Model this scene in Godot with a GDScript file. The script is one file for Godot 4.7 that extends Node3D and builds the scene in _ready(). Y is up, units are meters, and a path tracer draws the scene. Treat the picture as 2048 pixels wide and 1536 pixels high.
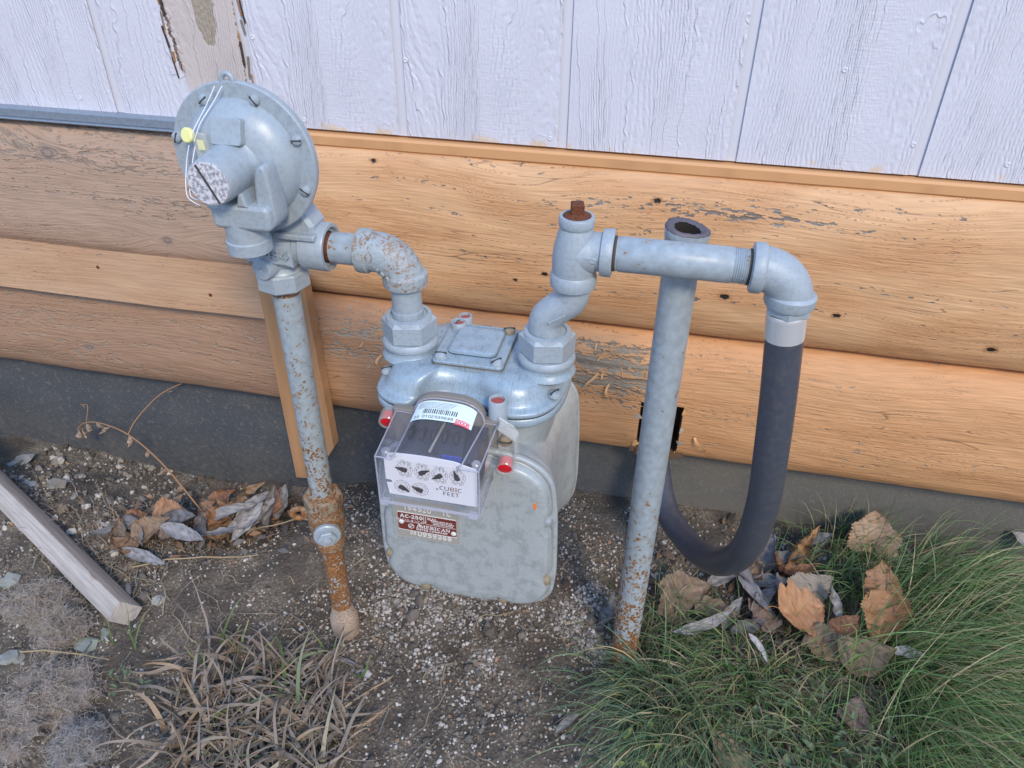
extends Node3D
# A gas meter set with its regulator, pipes and post in front of a log-sided house wall. x runs along the wall, y up, z away from the wall; metres.

var rng := RandomNumberGenerator.new()
var taken := {}
var sgc := 1
var M := {}


# ---------------------------------------------------------------- tree of things
func numbered(called: String) -> String:
	if not taken.has(called):
		taken[called] = 0
		return called
	taken[called] += 1
	return "%s_%03d" % [called, taken[called]]


func tag(o: Node, label: String, category: String, group := "", kind := "") -> void:
	if label: o.set_meta("label", label)
	if category: o.set_meta("category", category)
	if group: o.set_meta("group", group)
	if kind: o.set_meta("kind", kind)


func thing(called: String, label: String, category: String, at := Vector3.ZERO, group := "", basis := Basis.IDENTITY) -> Node3D:
	var o := Node3D.new()
	o.name = numbered(called)
	add_child(o, true)
	o.transform = Transform3D(basis, at)
	tag(o, label, category, group)
	return o


func commit(st: SurfaceTool, normals := true) -> ArrayMesh:
	if normals:
		st.generate_normals()
	return st.commit()


func put(called: String, mesh: Mesh, mat: Material, parent: Node, xf := Transform3D.IDENTITY, label := "") -> MeshInstance3D:
	var o := MeshInstance3D.new()
	o.mesh = mesh
	o.material_override = mat
	o.name = called
	o.transform = xf
	if parent != self and parent.get_parent() == self and xf == Transform3D.IDENTITY and not parent is MeshInstance3D:
		o.position = -parent.position   # parts are shaped where they stand
	parent.add_child(o, true)
	if label: o.set_meta("label", label)
	return o


func part(called: String, st: SurfaceTool, mat: Material, parent: Node, label := "") -> MeshInstance3D:
	return put(called, commit(st), mat, parent, Transform3D.IDENTITY, label)


func top(called: String, st: SurfaceTool, mat: Material, label: String, category: String, group := "", kind := "") -> MeshInstance3D:
	var o := put(numbered(called), commit(st), mat, self)
	tag(o, label, category, group, kind)
	return o


# ---------------------------------------------------------------- shapes
func ST() -> SurfaceTool:
	var st := SurfaceTool.new()
	st.begin(Mesh.PRIMITIVE_TRIANGLES)
	return st


func T(x: float, y: float, z: float) -> Transform3D:
	return Transform3D(Basis.IDENTITY, Vector3(x, y, z))


func along(dir: Vector3, at: Vector3, roll := 0.0) -> Transform3D:   # a frame whose y axis points along dir
	var y := dir.normalized()
	var x := y.cross(Vector3(0, 0, 1))
	if x.length() < 0.01:
		x = Vector3(1, 0, 0)
	x = x.normalized()
	return Transform3D(Basis(x, y, x.cross(y)).rotated(y, roll), at)


func loft(st: SurfaceTool, rings: Array, cap0 := true, cap1 := true, vlen := 1.0, flat := false, closed := true) -> void:
	var n: int = rings[0].size()
	var mid := Vector3.ZERO
	for r in rings:
		for p in r: mid += p
	mid /= float(n * rings.size())
	var vol := 0.0
	var wrap := n if closed else n - 1
	for j in rings.size() - 1:
		for i in wrap:
			var a: Vector3 = rings[j][i] - mid
			var b: Vector3 = rings[j][(i + 1) % n] - mid
			var c: Vector3 = rings[j + 1][(i + 1) % n] - mid
			var d: Vector3 = rings[j + 1][i] - mid
			vol += a.dot(b.cross(c)) + a.dot(c.cross(d))
	var ccw := vol > 0.0
	var v := 0.0
	sgc += 1
	for j in rings.size() - 1:
		var step: float = rings[j][0].distance_to(rings[j + 1][0])
		if step < 1e-7 and rings[j][n / 2].distance_to(rings[j + 1][n / 2]) < 1e-7:
			sgc += 1
			continue
		var v1 := v + step / vlen
		for i in wrap:
			var k := (i + 1) % n
			var u0 := float(i) / n
			var u1 := float(i + 1) / n
			var q := [[rings[j][i], u0, v], [rings[j][k], u1, v], [rings[j + 1][k], u1, v1], [rings[j + 1][i], u0, v1]]
			for t in ([0, 2, 1, 0, 3, 2] if ccw else [0, 1, 2, 0, 2, 3]):
				st.set_smooth_group(-1 if flat else sgc)
				st.set_uv(Vector2(q[t][1], q[t][2]))
				st.add_vertex(q[t][0])
		v = v1
	for e in 2:
		if (cap0 if e == 0 else cap1):
			sgc += 1
			var r: PackedVector3Array = rings[0] if e == 0 else rings[-1]
			var c := Vector3.ZERO
			for p in r: c += p
			c /= float(n)
			for i in n:
				var q := [c, r[i], r[(i + 1) % n]]
				var uvs := [Vector2(0.5, v if e else 0.0), Vector2(float(i) / n, v if e else 0.0), Vector2(float(i + 1) / n, v if e else 0.0)]
				for t in ([0, 1, 2] if (ccw == (e == 0)) else [0, 2, 1]):
					st.set_smooth_group(sgc)
					st.set_uv(uvs[t])
					st.add_vertex(q[t])


func lathe(st: SurfaceTool, prof: Array, n := 32, xf := Transform3D.IDENTITY, cap0 := true, cap1 := true, vlen := 1.0) -> void:
	var rings := []
	for k in prof.size():
		var ring := PackedVector3Array()
		for i in n:
			var a := TAU * i / n
			ring.append(xf * Vector3(prof[k].x * cos(a), prof[k].y, prof[k].x * sin(a)))
		rings.append(ring)
		if k > 0 and k < prof.size() - 1:
			var d0: Vector2 = (prof[k] - prof[k - 1]).normalized()
			var d1: Vector2 = (prof[k + 1] - prof[k]).normalized()
			if d0.dot(d1) < 0.80:
				rings.append(ring)
	loft(st, rings, cap0, cap1, vlen)


func smoothed(pts: Array, k := 6) -> Array:   # Catmull-Rom through the points
	var out := []
	for i in pts.size() - 1:
		var p0 = pts[maxi(i - 1, 0)]
		var p1 = pts[i]
		var p2 = pts[i + 1]
		var p3 = pts[mini(i + 2, pts.size() - 1)]
		for s in k:
			var t := float(s) / k
			out.append(0.5 * (2.0 * p1 + (p2 - p0) * t + (2.0 * p0 - 5.0 * p1 + 4.0 * p2 - p3) * t * t + (3.0 * p1 - p0 - 3.0 * p2 + p3) * t * t * t))
	out.append(pts[-1])
	return out


func tube(st: SurfaceTool, pts: Array, radii: Array, n := 24, cap0 := true, cap1 := true, vlen := 1.0) -> void:
	var rings := []
	var side := Vector3.ZERO
	for k in pts.size():
		var d: Vector3 = (pts[mini(k + 1, pts.size() - 1)] - pts[maxi(k - 1, 0)]).normalized()
		if k == 0:
			side = d.cross(Vector3(0.13, 0.21, 0.97))
			if side.length() < 0.1: side = d.cross(Vector3.UP)
		side = (side - d * side.dot(d)).normalized()
		var other := d.cross(side)
		var r: float = radii[k] if radii.size() > 1 else radii[0]
		var ring := PackedVector3Array()
		for i in n:
			var a := TAU * i / n
			ring.append(pts[k] + side * cos(a) * r + other * sin(a) * r)
		rings.append(ring)
	loft(st, rings, cap0, cap1, vlen)


func inset(poly: PackedVector2Array, d: float) -> PackedVector2Array:
	var out := PackedVector2Array()
	var n := poly.size()
	var area := 0.0
	for i in n: area += poly[i].cross(poly[(i + 1) % n])
	var s := 1.0 if area > 0 else -1.0
	for i in n:
		var e0 := (poly[i] - poly[(i + n - 1) % n]).normalized()
		var e1 := (poly[(i + 1) % n] - poly[i]).normalized()
		var n0 := Vector2(-e0.y, e0.x) * s
		var n1 := Vector2(-e1.y, e1.x) * s
		var m := (n0 + n1).normalized()
		out.append(poly[i] + m * d / maxf(m.dot(n0), 0.4))
	return out


func prism(st: SurfaceTool, poly: PackedVector2Array, z0: float, z1: float, bev := 0.001, xf := Transform3D.IDENTITY, smooth := false, steps := 1) -> void:
	# an outline in x, y with thickness along z; its edges rounded or bevelled
	var levels := [[z0, bev]]
	for k in range(1, steps + 1):
		var a := PI / 2 * k / steps
		levels.append([z0 + bev * (1 - cos(a)), bev * (1 - sin(a))])
	for k in range(steps, -1, -1):
		var a := PI / 2 * k / steps
		levels.append([z1 - bev * (1 - cos(a)), bev * (1 - sin(a))])
	var rings := []
	for l in levels:
		var ring := PackedVector3Array()
		for p in inset(poly, l[1]): ring.append(xf * Vector3(p.x, p.y, l[0]))
		rings.append(ring)
		if smooth and steps == 1: rings.append(ring)
	loft(st, rings, false, false, 1.0, not smooth)
	var flatp := inset(poly, bev)
	var tris := Geometry2D.triangulate_polygon(flatp)
	var area := 0.0
	for t in tris.size() / 3:
		area = (flatp[tris[t * 3 + 1]] - flatp[tris[t * 3]]).cross(flatp[tris[t * 3 + 2]] - flatp[tris[t * 3]])
		for e in 2:
			var mirrored := xf.basis.determinant() < 0
			var order := [0, 1, 2] if ((area > 0) != (e == 1)) != mirrored else [0, 2, 1]
			for o in order:
				var p := flatp[tris[t * 3 + o]]
				st.set_smooth_group(-1)
				st.set_uv(p)
				st.add_vertex(xf * Vector3(p.x, p.y, z0 if e == 0 else z1))


func rect(x0: float, y0: float, x1: float, y1: float) -> PackedVector2Array:
	return PackedVector2Array([Vector2(x0, y0), Vector2(x1, y0), Vector2(x1, y1), Vector2(x0, y1)])


func roundrect(x0: float, y0: float, x1: float, y1: float, r: float, k := 5) -> PackedVector2Array:
	var out := PackedVector2Array()
	for c in [[x1 - r, y0 + r, -PI / 2], [x1 - r, y1 - r, 0.0], [x0 + r, y1 - r, PI / 2], [x0 + r, y0 + r, PI]]:
		for i in k + 1:
			var a: float = c[2] + PI / 2 * i / k
			out.append(Vector2(c[0] + r * cos(a), c[1] + r * sin(a)))
	return out


func ngon(r: float, n: int, turn := 0.0) -> PackedVector2Array:
	var out := PackedVector2Array()
	for i in n: out.append(Vector2(r * cos(TAU * i / n + turn), r * sin(TAU * i / n + turn)))
	return out


func closed_curve(pts: Array, k := 6) -> PackedVector2Array:
	var out := PackedVector2Array()
	var n := pts.size()
	for i in n:
		for s in k:
			var t := float(s) / k
			var p0: Vector2 = pts[(i + n - 1) % n]
			var p1: Vector2 = pts[i]
			var p2: Vector2 = pts[(i + 1) % n]
			var p3: Vector2 = pts[(i + 2) % n]
			out.append(0.5 * (2.0 * p1 + (p2 - p0) * t + (2.0 * p0 - 5.0 * p1 + 4.0 * p2 - p3) * t * t + (3.0 * p1 - p0 - 3.0 * p2 + p3) * t * t * t))
	return out


func bx(st: SurfaceTool, a: Vector3, b: Vector3, bev := 0.0006, xf := Transform3D.IDENTITY) -> void:
	prism(st, rect(a.x, a.y, b.x, b.y), a.z, b.z, bev, xf)


func hexnut(st: SurfaceTool, r: float, y0: float, y1: float, xf: Transform3D, sides := 6, turn := 0.0, bev := 0.002) -> void:
	# round about the frame's y axis
	prism(st, ngon(r, sides, turn), y0, y1, bev, xf * Transform3D(Basis(Vector3(1, 0, 0), Vector3(0, 0, -1), Vector3(0, 1, 0)), Vector3.ZERO))


func quad(st: SurfaceTool, a: Vector3, b: Vector3, c: Vector3, d: Vector3) -> void:
	var p := [a, b, c, d]
	var w := [Vector2(0, 1), Vector2(1, 1), Vector2(1, 0), Vector2(0, 0)]
	for t in [0, 2, 1, 0, 3, 2]:
		st.set_smooth_group(-1)
		st.set_uv(w[t])
		st.add_vertex(p[t])


func lettering(st: SurfaceTool, s: String, height: float, xf: Transform3D, depth := 0.0003, font := "Droid Sans", bold := false, wide := 1.0) -> void:
	var f := SystemFont.new()
	f.font_names = PackedStringArray([font])
	f.font_weight = 700 if bold else 400
	var t := TextMesh.new()
	t.text = s
	t.font = f
	t.font_size = 32
	t.pixel_size = height / 23.0
	t.depth = depth
	t.curve_step = 2.0
	for k in t.get_surface_count():
		st.append_from(t, k, xf * Transform3D(Basis.from_scale(Vector3(wide, 1, 1)), Vector3.ZERO))


# ---------------------------------------------------------------- textures
func nz(sd: int, oct := 1, type := FastNoiseLite.TYPE_SIMPLEX_SMOOTH) -> FastNoiseLite:
	var n := FastNoiseLite.new()
	n.seed = sd
	n.frequency = 1.0
	n.noise_type = type
	n.fractal_type = FastNoiseLite.FRACTAL_FBM if oct > 1 else FastNoiseLite.FRACTAL_NONE
	n.fractal_octaves = oct
	return n


func painted(w: int, h: int, fn: Callable) -> Array:   # fn(u, v) gives the sRGB colour, its alpha the height 0..1
	var a := PackedByteArray()
	var b := PackedFloat32Array()
	a.resize(w * h * 3)
	b.resize(w * h)
	var i := 0
	for y in h:
		var v := (y + 0.5) / h
		for x in w:
			var c: Color = fn.call((x + 0.5) / w, v)
			a[i * 3] = clampi(int(c.r * 255.0), 0, 255)
			a[i * 3 + 1] = clampi(int(c.g * 255.0), 0, 255)
			a[i * 3 + 2] = clampi(int(c.b * 255.0), 0, 255)
			b[i] = c.a
			i += 1
	return [ImageTexture.create_from_image(Image.create_from_data(w, h, false, Image.FORMAT_RGB8, a)), ImageTexture.create_from_image(Image.create_from_data(w, h, false, Image.FORMAT_RF, b.to_byte_array()))]


func mat(name: String, color: Color, rough := 0.6, metal := 0.0, tex: Array = [], bump := 0.0, tri := 0.0) -> StandardMaterial3D:
	var m := StandardMaterial3D.new()
	m.resource_name = name
	m.albedo_color = color
	m.roughness = rough
	m.metallic = metal
	m.metallic_specular = 0.5
	m.cull_mode = BaseMaterial3D.CULL_DISABLED
	if tex.size():
		m.albedo_texture = tex[0]
		if bump > 0.0:
			m.heightmap_enabled = true
			m.heightmap_texture = tex[1]
			m.heightmap_scale = bump
		if tri > 0.0:
			m.uv1_triplanar = true
			m.uv1_scale = Vector3(tri, tri, tri)
	M[name] = m
	return m


func clear(name: String, color: Color, rough := 0.06) -> StandardMaterial3D:
	var m := mat(name, color, rough)
	m.transparency = BaseMaterial3D.TRANSPARENCY_ALPHA
	return m


func sm(a: float, b: float, x: float) -> float:
	return smoothstep(a, b, x)


func mixc(a: Color, b: Color, t: float) -> Color:
	return a.lerp(b, clampf(t, 0.0, 1.0))


# ---------------------------------------------------------------- what the surfaces are made of
func log_paint(region: int, xa: float, xb: float) -> Callable:
	# tan paint over weathered wood between xa and xb: grain, long checks, flaked patches. region 0: upper log, 1: lower log, 2: short plank
	var n1 := nz(11 + region * 7, 2)
	var n2 := nz(12 + region * 7)
	var n3 := nz(13 + region * 7, 3)
	var n4 := nz(14 + region * 7)
	var n5 := nz(15 + region * 7, 2)
	var painted_holes := [] if region != 0 else [[-0.424, 0.628, 0.0032], [-0.015, 0.608, 0.0042], [0.095, 0.476, 0.0052], [0.251, 0.4635, 0.0040], [0.464, 0.434, 0.0052], [-0.211, 0.466, 0.0026], [-0.166, 0.481, 0.0038]]  # nail holes: the shade inside each is painted into the colour
	var knots := [[-0.965, 0.60, 0.013], [-0.79, 0.47, 0.008]] if region == 0 else ([[-1.02, 0.23, 0.009]] if region == 1 else [])
	return func(u: float, v: float) -> Color:
		var x := xa + (xb - xa) * u
		var y := 0.68 - 0.30 * v if region == 0 else (0.42 - 0.30 * v)
		var wx := x
		var bend := n2.get_noise_2d(x * 2.3, y * 6.0)
		var wy := y + 0.012 * bend
		for k in knots:
			var d := Vector2((x - k[0]) * 0.55, y - k[1])
			var l := d.length()
			wy += 0.018 * exp(-l * l / 0.0014) * signf(d.y) * (1.0 - exp(-l * l / 0.0001))
		var g := n1.get_noise_2d(wx * 5.0, wy * 170.0)
		var g2 := n2.get_noise_2d(wx * 22.0, wy * 480.0)
		var band := n4.get_noise_2d(wx * 1.2, wy * 34.0)
		var fade := n5.get_noise_2d(x * 4.0, y * 14.0)
		var left := sm(-0.50, -0.66, x)
		var paint := Color(0.838, 0.668, 0.500)
		paint = mixc(paint, Color(0.785, 0.590, 0.418), 0.45 + 0.9 * fade)
		if region == 1: paint = mixc(paint, Color(0.785, 0.575, 0.395), 0.6)
		paint = mixc(paint, Color(0.675, 0.575, 0.50), left * (0.95 if region != 2 else 0.45))
		if region == 1: paint = mixc(paint, Color(0.62, 0.475, 0.37), 0.6 * sm(-0.20, -0.34, x))
		var t := 1.0 + 0.05 * g + 0.045 * g2
		paint = Color(paint.r * t, paint.g * t, paint.b * t)
		var h := 0.60 + 0.15 * g + 0.09 * g2
		# where the paint has gone
		var bare := 0.62 if region == 0 else 0.58
		if region == 0:
			bare -= 0.30 * exp(-pow((x - 0.14) / 0.16, 2) - pow((y - 0.607) / 0.018, 2)) + 0.10 * exp(-pow((x - 0.02) / 0.2, 2) - pow((y - 0.575) / 0.03, 2))
			bare -= 0.19 * exp(-pow((x + 0.40) / 0.16, 2) - pow((y - 0.612) / 0.02, 2)) + 0.04 * sm(0.50, 0.60, y)
			bare -= 0.14 * exp(-pow((x - 0.30) / 0.16, 2) - pow((y - 0.505) / 0.012, 2))
			bare -= left * 0.46 * sm(0.44, 0.60, y)
		elif region == 1:
			bare -= 0.66 * exp(-pow((x + 0.055) / 0.080, 4) - pow((y - 0.318) / 0.055, 4))
			bare -= 0.42 * exp(-pow((x + 0.43) / 0.14, 4) - pow((y - 0.33) / 0.055, 4))
			bare -= left * 0.20 + 0.10 * exp(-pow((y - 0.262) / 0.007, 2)) * sm(0.05, 0.1, x)
		else:
			bare += 0.1
		var f := 0.62 * n3.get_noise_2d(x * 30.0, wy * 120.0) + 0.3 * n5.get_noise_2d(x * 85.0 + 9.0, wy * 260.0) + 0.35 * band
		var gone := sm(bare - 0.02, bare + 0.02, f)
		var wood := mixc(Color(0.60, 0.575, 0.55), Color(0.46, 0.41, 0.37), 0.5 + 0.9 * g + 0.35 * band + 0.4 * g2)
		if region == 1:
			wood = mixc(wood, Color(0.68, 0.62, 0.53), 0.6)
			if x > -0.15 and x < 0.03:
				var ridge := sin(wy * 300.0 + 1.2 * bend + 0.8 * g)
				wood = mixc(wood, Color(0.36, 0.315, 0.25), 0.35 * sm(0.0, 0.9, -ridge))  # troughs painted darker, standing in for the shadow between ridges
				h = lerpf(h, 0.3 + 0.22 * ridge, gone)
		wood = mixc(wood, Color(0.64, 0.55, 0.475), left * 0.55)
		var col := mixc(paint, wood, gone)
		h = lerpf(h, minf(h, 0.30 + 0.20 * g + 0.10 * g2), gone)
		var edge := 1.0 - absf(f - bare) / 0.04
		if edge > 0.0 and gone < 0.9: h += 0.20 * edge
		# checks along the grain, long ones and many short hair-thin ones
		var sparse := sm(-0.15, 0.25, bend + (0.12 if region == 0 else 0.0))
		var crack := sm(0.030, 0.006, absf(n4.get_noise_2d(wx * 2.1 + 31.0, wy * 62.0))) * sparse
		var hair := sm(0.075, 0.02, absf(n4.get_noise_2d(wx * 7.0 + 3.0, wy * 150.0))) * sm(-0.05, 0.3, fade + 0.25 * g2 + (0.10 if region == 0 else -0.05))
		col = mixc(col, Color(0.44, 0.335, 0.25), crack * 0.45 + hair * 0.22)
		h -= 0.26 * crack + 0.17 * hair
		if region < 2:
			var cz := sm(0.05, 0.01, absf(n5.get_noise_2d(x * 42.0, wy * 34.0))) * sm(bare - 0.40, bare - 0.05, f)
			col = mixc(col, Color(0.45, 0.34, 0.25), cz * 0.35)
			h -= 0.18 * cz
		for k in painted_holes:
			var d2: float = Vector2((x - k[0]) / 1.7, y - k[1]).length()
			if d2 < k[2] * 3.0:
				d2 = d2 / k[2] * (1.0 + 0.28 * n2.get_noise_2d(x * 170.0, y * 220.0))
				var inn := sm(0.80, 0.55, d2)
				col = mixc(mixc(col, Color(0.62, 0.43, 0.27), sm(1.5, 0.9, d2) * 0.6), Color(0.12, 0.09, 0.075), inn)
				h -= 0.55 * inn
		for k in knots:
			var d3: float = Vector2((x - k[0]) * 0.8, y - k[1]).length() / k[2]
			if d3 < 1.6:
				var q := sm(1.25, 0.7, d3) * 0.85
				col = mixc(col, mixc(Color(0.47, 0.41, 0.37), Color(0.60, 0.54, 0.50), 0.5 + 0.5 * sin(d3 * 9.0 + 2.0 * g2)), q)
				h -= 0.2 * q
		col.a = h
		return col


func siding_paint(sd: int, worn_strip: bool) -> Callable:
	# one board, 0.214 m across and 0.30 m of its height from the lower edge: embossed grain under pale paint
	var n1 := nz(31 + sd, 2)
	var n2 := nz(32 + sd)
	var n3 := nz(33 + sd, 3)
	return func(u: float, v: float) -> Color:
		var x := 0.214 * u
		var y := 0.962 - 0.30 * v
		var swirl := n1.get_noise_2d(x * 6.5, y * 0.9)
		var jag := n2.get_noise_2d(x * 90.0, y * 60.0)
		# fine growth rings close together, fading in and out
		var f := x * 350.0 + swirl * 20.0 + 1.0 * n2.get_noise_2d(x * 25.0, y * 9.0) + 0.45 * jag
		var fine := 0.5 + 0.5 * sin(f * TAU * 0.5)
		fine = pow(fine, 0.7) * sm(-0.55, 0.25, n1.get_noise_2d(x * 14.0 + 5.0, y * 2.5))
		# bold wandering lines, raised on one side
		var b := x * 72.0 + swirl * 4.2 + 0.14 * jag + 0.25 * n2.get_noise_2d(x * 8.0, y * 22.0)
		var s := b - floorf(b)
		var bold := (sm(0.0, 0.05, s) * sm(0.22, 0.06, s)) * sm(-0.25, 0.2, n2.get_noise_2d(floorf(b) * 5.3, y * 3.0))
		var pulp := n3.get_noise_2d(x * 420.0, y * 130.0)
		var saw := n2.get_noise_2d(x * 40.0, y * 300.0)
		var h := 0.40 + 0.34 * fine + 0.36 * bold + 0.10 * pulp + 0.05 * saw * sm(0.0, 0.4, swirl)
		var t := 1.0 + 0.02 * n3.get_noise_2d(x * 9.0, y * 9.0) + 0.018 * pulp
		var col := Color(0.812 * t, 0.816 * t, 0.857 * t)
		if worn_strip:
			var e0 := 0.104 + 0.016 * (0.83 - y) / 0.15 + 0.004 * n3.get_noise_2d(y * 60.0, 2.0)
			var w := sm(e0, e0 + 0.003, x) * sm(0.685, 0.73, y + 0.02 * n1.get_noise_2d(x * 40.0, y * 15.0) + (x - e0) * 0.3)
			col = mixc(col, Color(0.765 * t, 0.722 * t, 0.703 * t), w * 0.92)
			var p := Vector2((x - 0.168) / 0.0165, (y - 0.835) / 0.072).length() + 0.25 * n3.get_noise_2d(x * 50.0, y * 30.0)
			var worn := sm(1.0, 0.92, p)
			col = mixc(col, Color(0.635 * t, 0.59 * t, 0.53 * t), worn)
			h = lerpf(h, h - 0.35 + 0.35 * n3.get_noise_2d(x * 200.0, y * 90.0), worn)
			# the two rotted edges
			var rot := sm(0.0032, 0.0012, absf(x - e0 + 0.001 + 0.003 * n3.get_noise_2d(y * 110.0, 9.0))) * sm(0.725, 0.735, y)
			rot = maxf(rot, sm(0.2118, 0.2135, x + 0.003 * n3.get_noise_2d(y * 130.0, 19.0)) * sm(0.70, 0.71, y))
			col = mixc(col, mixc(Color(0.30, 0.25, 0.22), Color(0.62, 0.50, 0.41), 0.5 + 1.6 * n3.get_noise_2d(y * 80.0, x * 300.0)), rot)
			h -= 0.5 * rot
		var smear := sm(0.675, 0.664, y) * sm(0.22, 0.45, n3.get_noise_2d(x * 26.0 + 4.0, y * 20.0))
		col = mixc(col, Color(0.84, 0.72, 0.56), smear * 0.6)
		col.a = h
		return col


func concrete() -> Callable:
	var n1 := nz(41, 4)
	var n2 := nz(42)
	return func(u: float, v: float) -> Color:
		var x := -1.5 + 2.4 * u
		var y := 0.17 - 0.35 * v
		var a := n1.get_noise_2d(x * 6.0, y * 9.0)
		var b := n1.get_noise_2d(x * 60.0, y * 60.0)
		var c := n2.get_noise_2d(x * 260.0, y * 260.0)
		var right := sm(-0.25, 0.15, x)
		var col := mixc(Color(0.285, 0.30, 0.32), Color(0.40, 0.395, 0.375), right + 0.45 * a)
		col = mixc(col, Color(0.46, 0.44, 0.42), sm(0.30, 0.55, b) * 0.55)
		col = mixc(col, Color(0.55, 0.54, 0.52), sm(0.55, 0.75, c) * 0.5)
		var dust := sm(0.03, -0.05, y - 0.05 * right + 0.05 * a + 0.02 * b) * sm(-0.9, 0.6, b + 0.4 * a + 0.4 * c)
		col = mixc(col, Color(0.40, 0.385, 0.365), dust * 0.5)
		var edge := sm(0.128, 0.14, y + 0.004 * b)
		col = mixc(col, Color(0.47, 0.36, 0.26), edge * 0.6 * sm(0.1, 0.4, n2.get_noise_2d(x * 25.0, y * 60.0) + 0.3))
		col.a = 0.5 + 0.25 * b + 0.2 * c + 0.2 * a
		return col


func dirt() -> Callable:
	var n1 := nz(51, 4)
	var n2 := nz(52, 2)
	var n3 := nz(53, 2, FastNoiseLite.TYPE_CELLULAR)
	return func(u: float, v: float) -> Color:
		var a := n1.get_noise_2d(u * 9.0, v * 9.0)
		var b := n2.get_noise_2d(u * 90.0, v * 90.0)
		var c := n3.get_noise_2d(u * 150.0, v * 150.0)
		var col := mixc(Color(0.33, 0.30, 0.27), Color(0.46, 0.42, 0.37), 0.5 + 0.9 * a + 0.4 * b)
		col = mixc(col, Color(0.66, 0.62, 0.56), sm(-0.62, -0.85, c) * sm(-0.3, 0.3, a + 0.3 * b) * 0.85)
		col.a = 0.5 + 0.25 * b - 0.35 * c + 0.2 * a
		return col


func metal_paint(sd: int, base: Color, blot: Color, dirt_amount: float, speck: float) -> Callable:
	var n1 := nz(sd, 4)
	var n2 := nz(sd + 1, 2)
	var n3 := nz(sd + 2)
	return func(u: float, v: float) -> Color:
		# laid over the unit square four times mirrored, so it repeats without a seam
		var x := 1.0 - absf(u * 2.0 - 1.0)
		var y := 1.0 - absf(v * 2.0 - 1.0)
		var a := n1.get_noise_2d(x * 9.0, y * 9.0)
		var b := n2.get_noise_2d(x * 34.0, y * 34.0)
		var c := n3.get_noise_2d(x * 130.0, y * 130.0)
		var col := mixc(base, blot, sm(-0.1, 0.45, a + 0.35 * b) * dirt_amount)
		var s := sm(0.62, 0.8, c + 0.15 * b)
		col = mixc(col, Color(0.36, 0.34, 0.32), s * speck)
		var run := sm(0.30, 0.62, n2.get_noise_2d(x * 70.0, y * 7.0) + 0.25 * a)
		col = mixc(col, Color(base.r * 0.80, base.g * 0.78, base.b * 0.74), run * 0.42 * speck * 2.0)
		var lightp := sm(0.45, 0.62, b + 0.2 * c)
		col = mixc(col, Color(0.82, 0.86, 0.88), lightp * 0.22 * dirt_amount)
		col.a = 0.5 + 0.3 * c + 0.25 * b - 0.3 * s
		return col


func rusty(sd: int, amount: Callable, paint := Color(0.63, 0.675, 0.70), vs := 1.0) -> Callable:
	# grey paint on a pipe with the share of rust given along its length; u goes round
	var n1 := nz(sd, 4)
	var n2 := nz(sd + 1, 3)
	var n3 := nz(sd + 2, 2)
	return func(u: float, v: float) -> Color:
		var ca := cos(u * TAU)
		var sa := sin(u * TAU)
		var w := v * vs if vs > 0.0 else (1.0 - absf(v * 2.0 - 1.0)) * -vs
		var a := n1.get_noise_3d(ca * 1.5, sa * 1.5, w * 60.0)
		var b := n2.get_noise_3d(ca * 3.6, sa * 3.6, w * 140.0)
		var c := n3.get_noise_3d(ca * 0.7, sa * 0.7, w * 22.0)
		var r: float = amount.call(v)
		var col := mixc(paint, Color(paint.r * 0.9, paint.g * 0.9, paint.b * 0.9), 0.5 + a)
		var k := sm(0.62 - r, 0.72 - r, 0.5 * b + 0.45 * a + 0.25 * c + 0.12)
		var tone := mixc(Color(0.64, 0.41, 0.21), Color(0.40, 0.27, 0.18), 0.5 + 1.3 * b)
		tone = mixc(tone, Color(0.70, 0.52, 0.33), sm(0.15, 0.5, a) * 0.6)
		col = mixc(col, tone, k * 0.92)
		var halo := sm(0.50 - r, 0.66 - r, 0.5 * b + 0.45 * a + 0.25 * c + 0.12)
		col = mixc(col, Color(0.66, 0.58, 0.46), (halo - k) * 0.4)
		col.a = 0.5 + 0.25 * b - 0.18 * k + 0.1 * a
		return col


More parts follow.
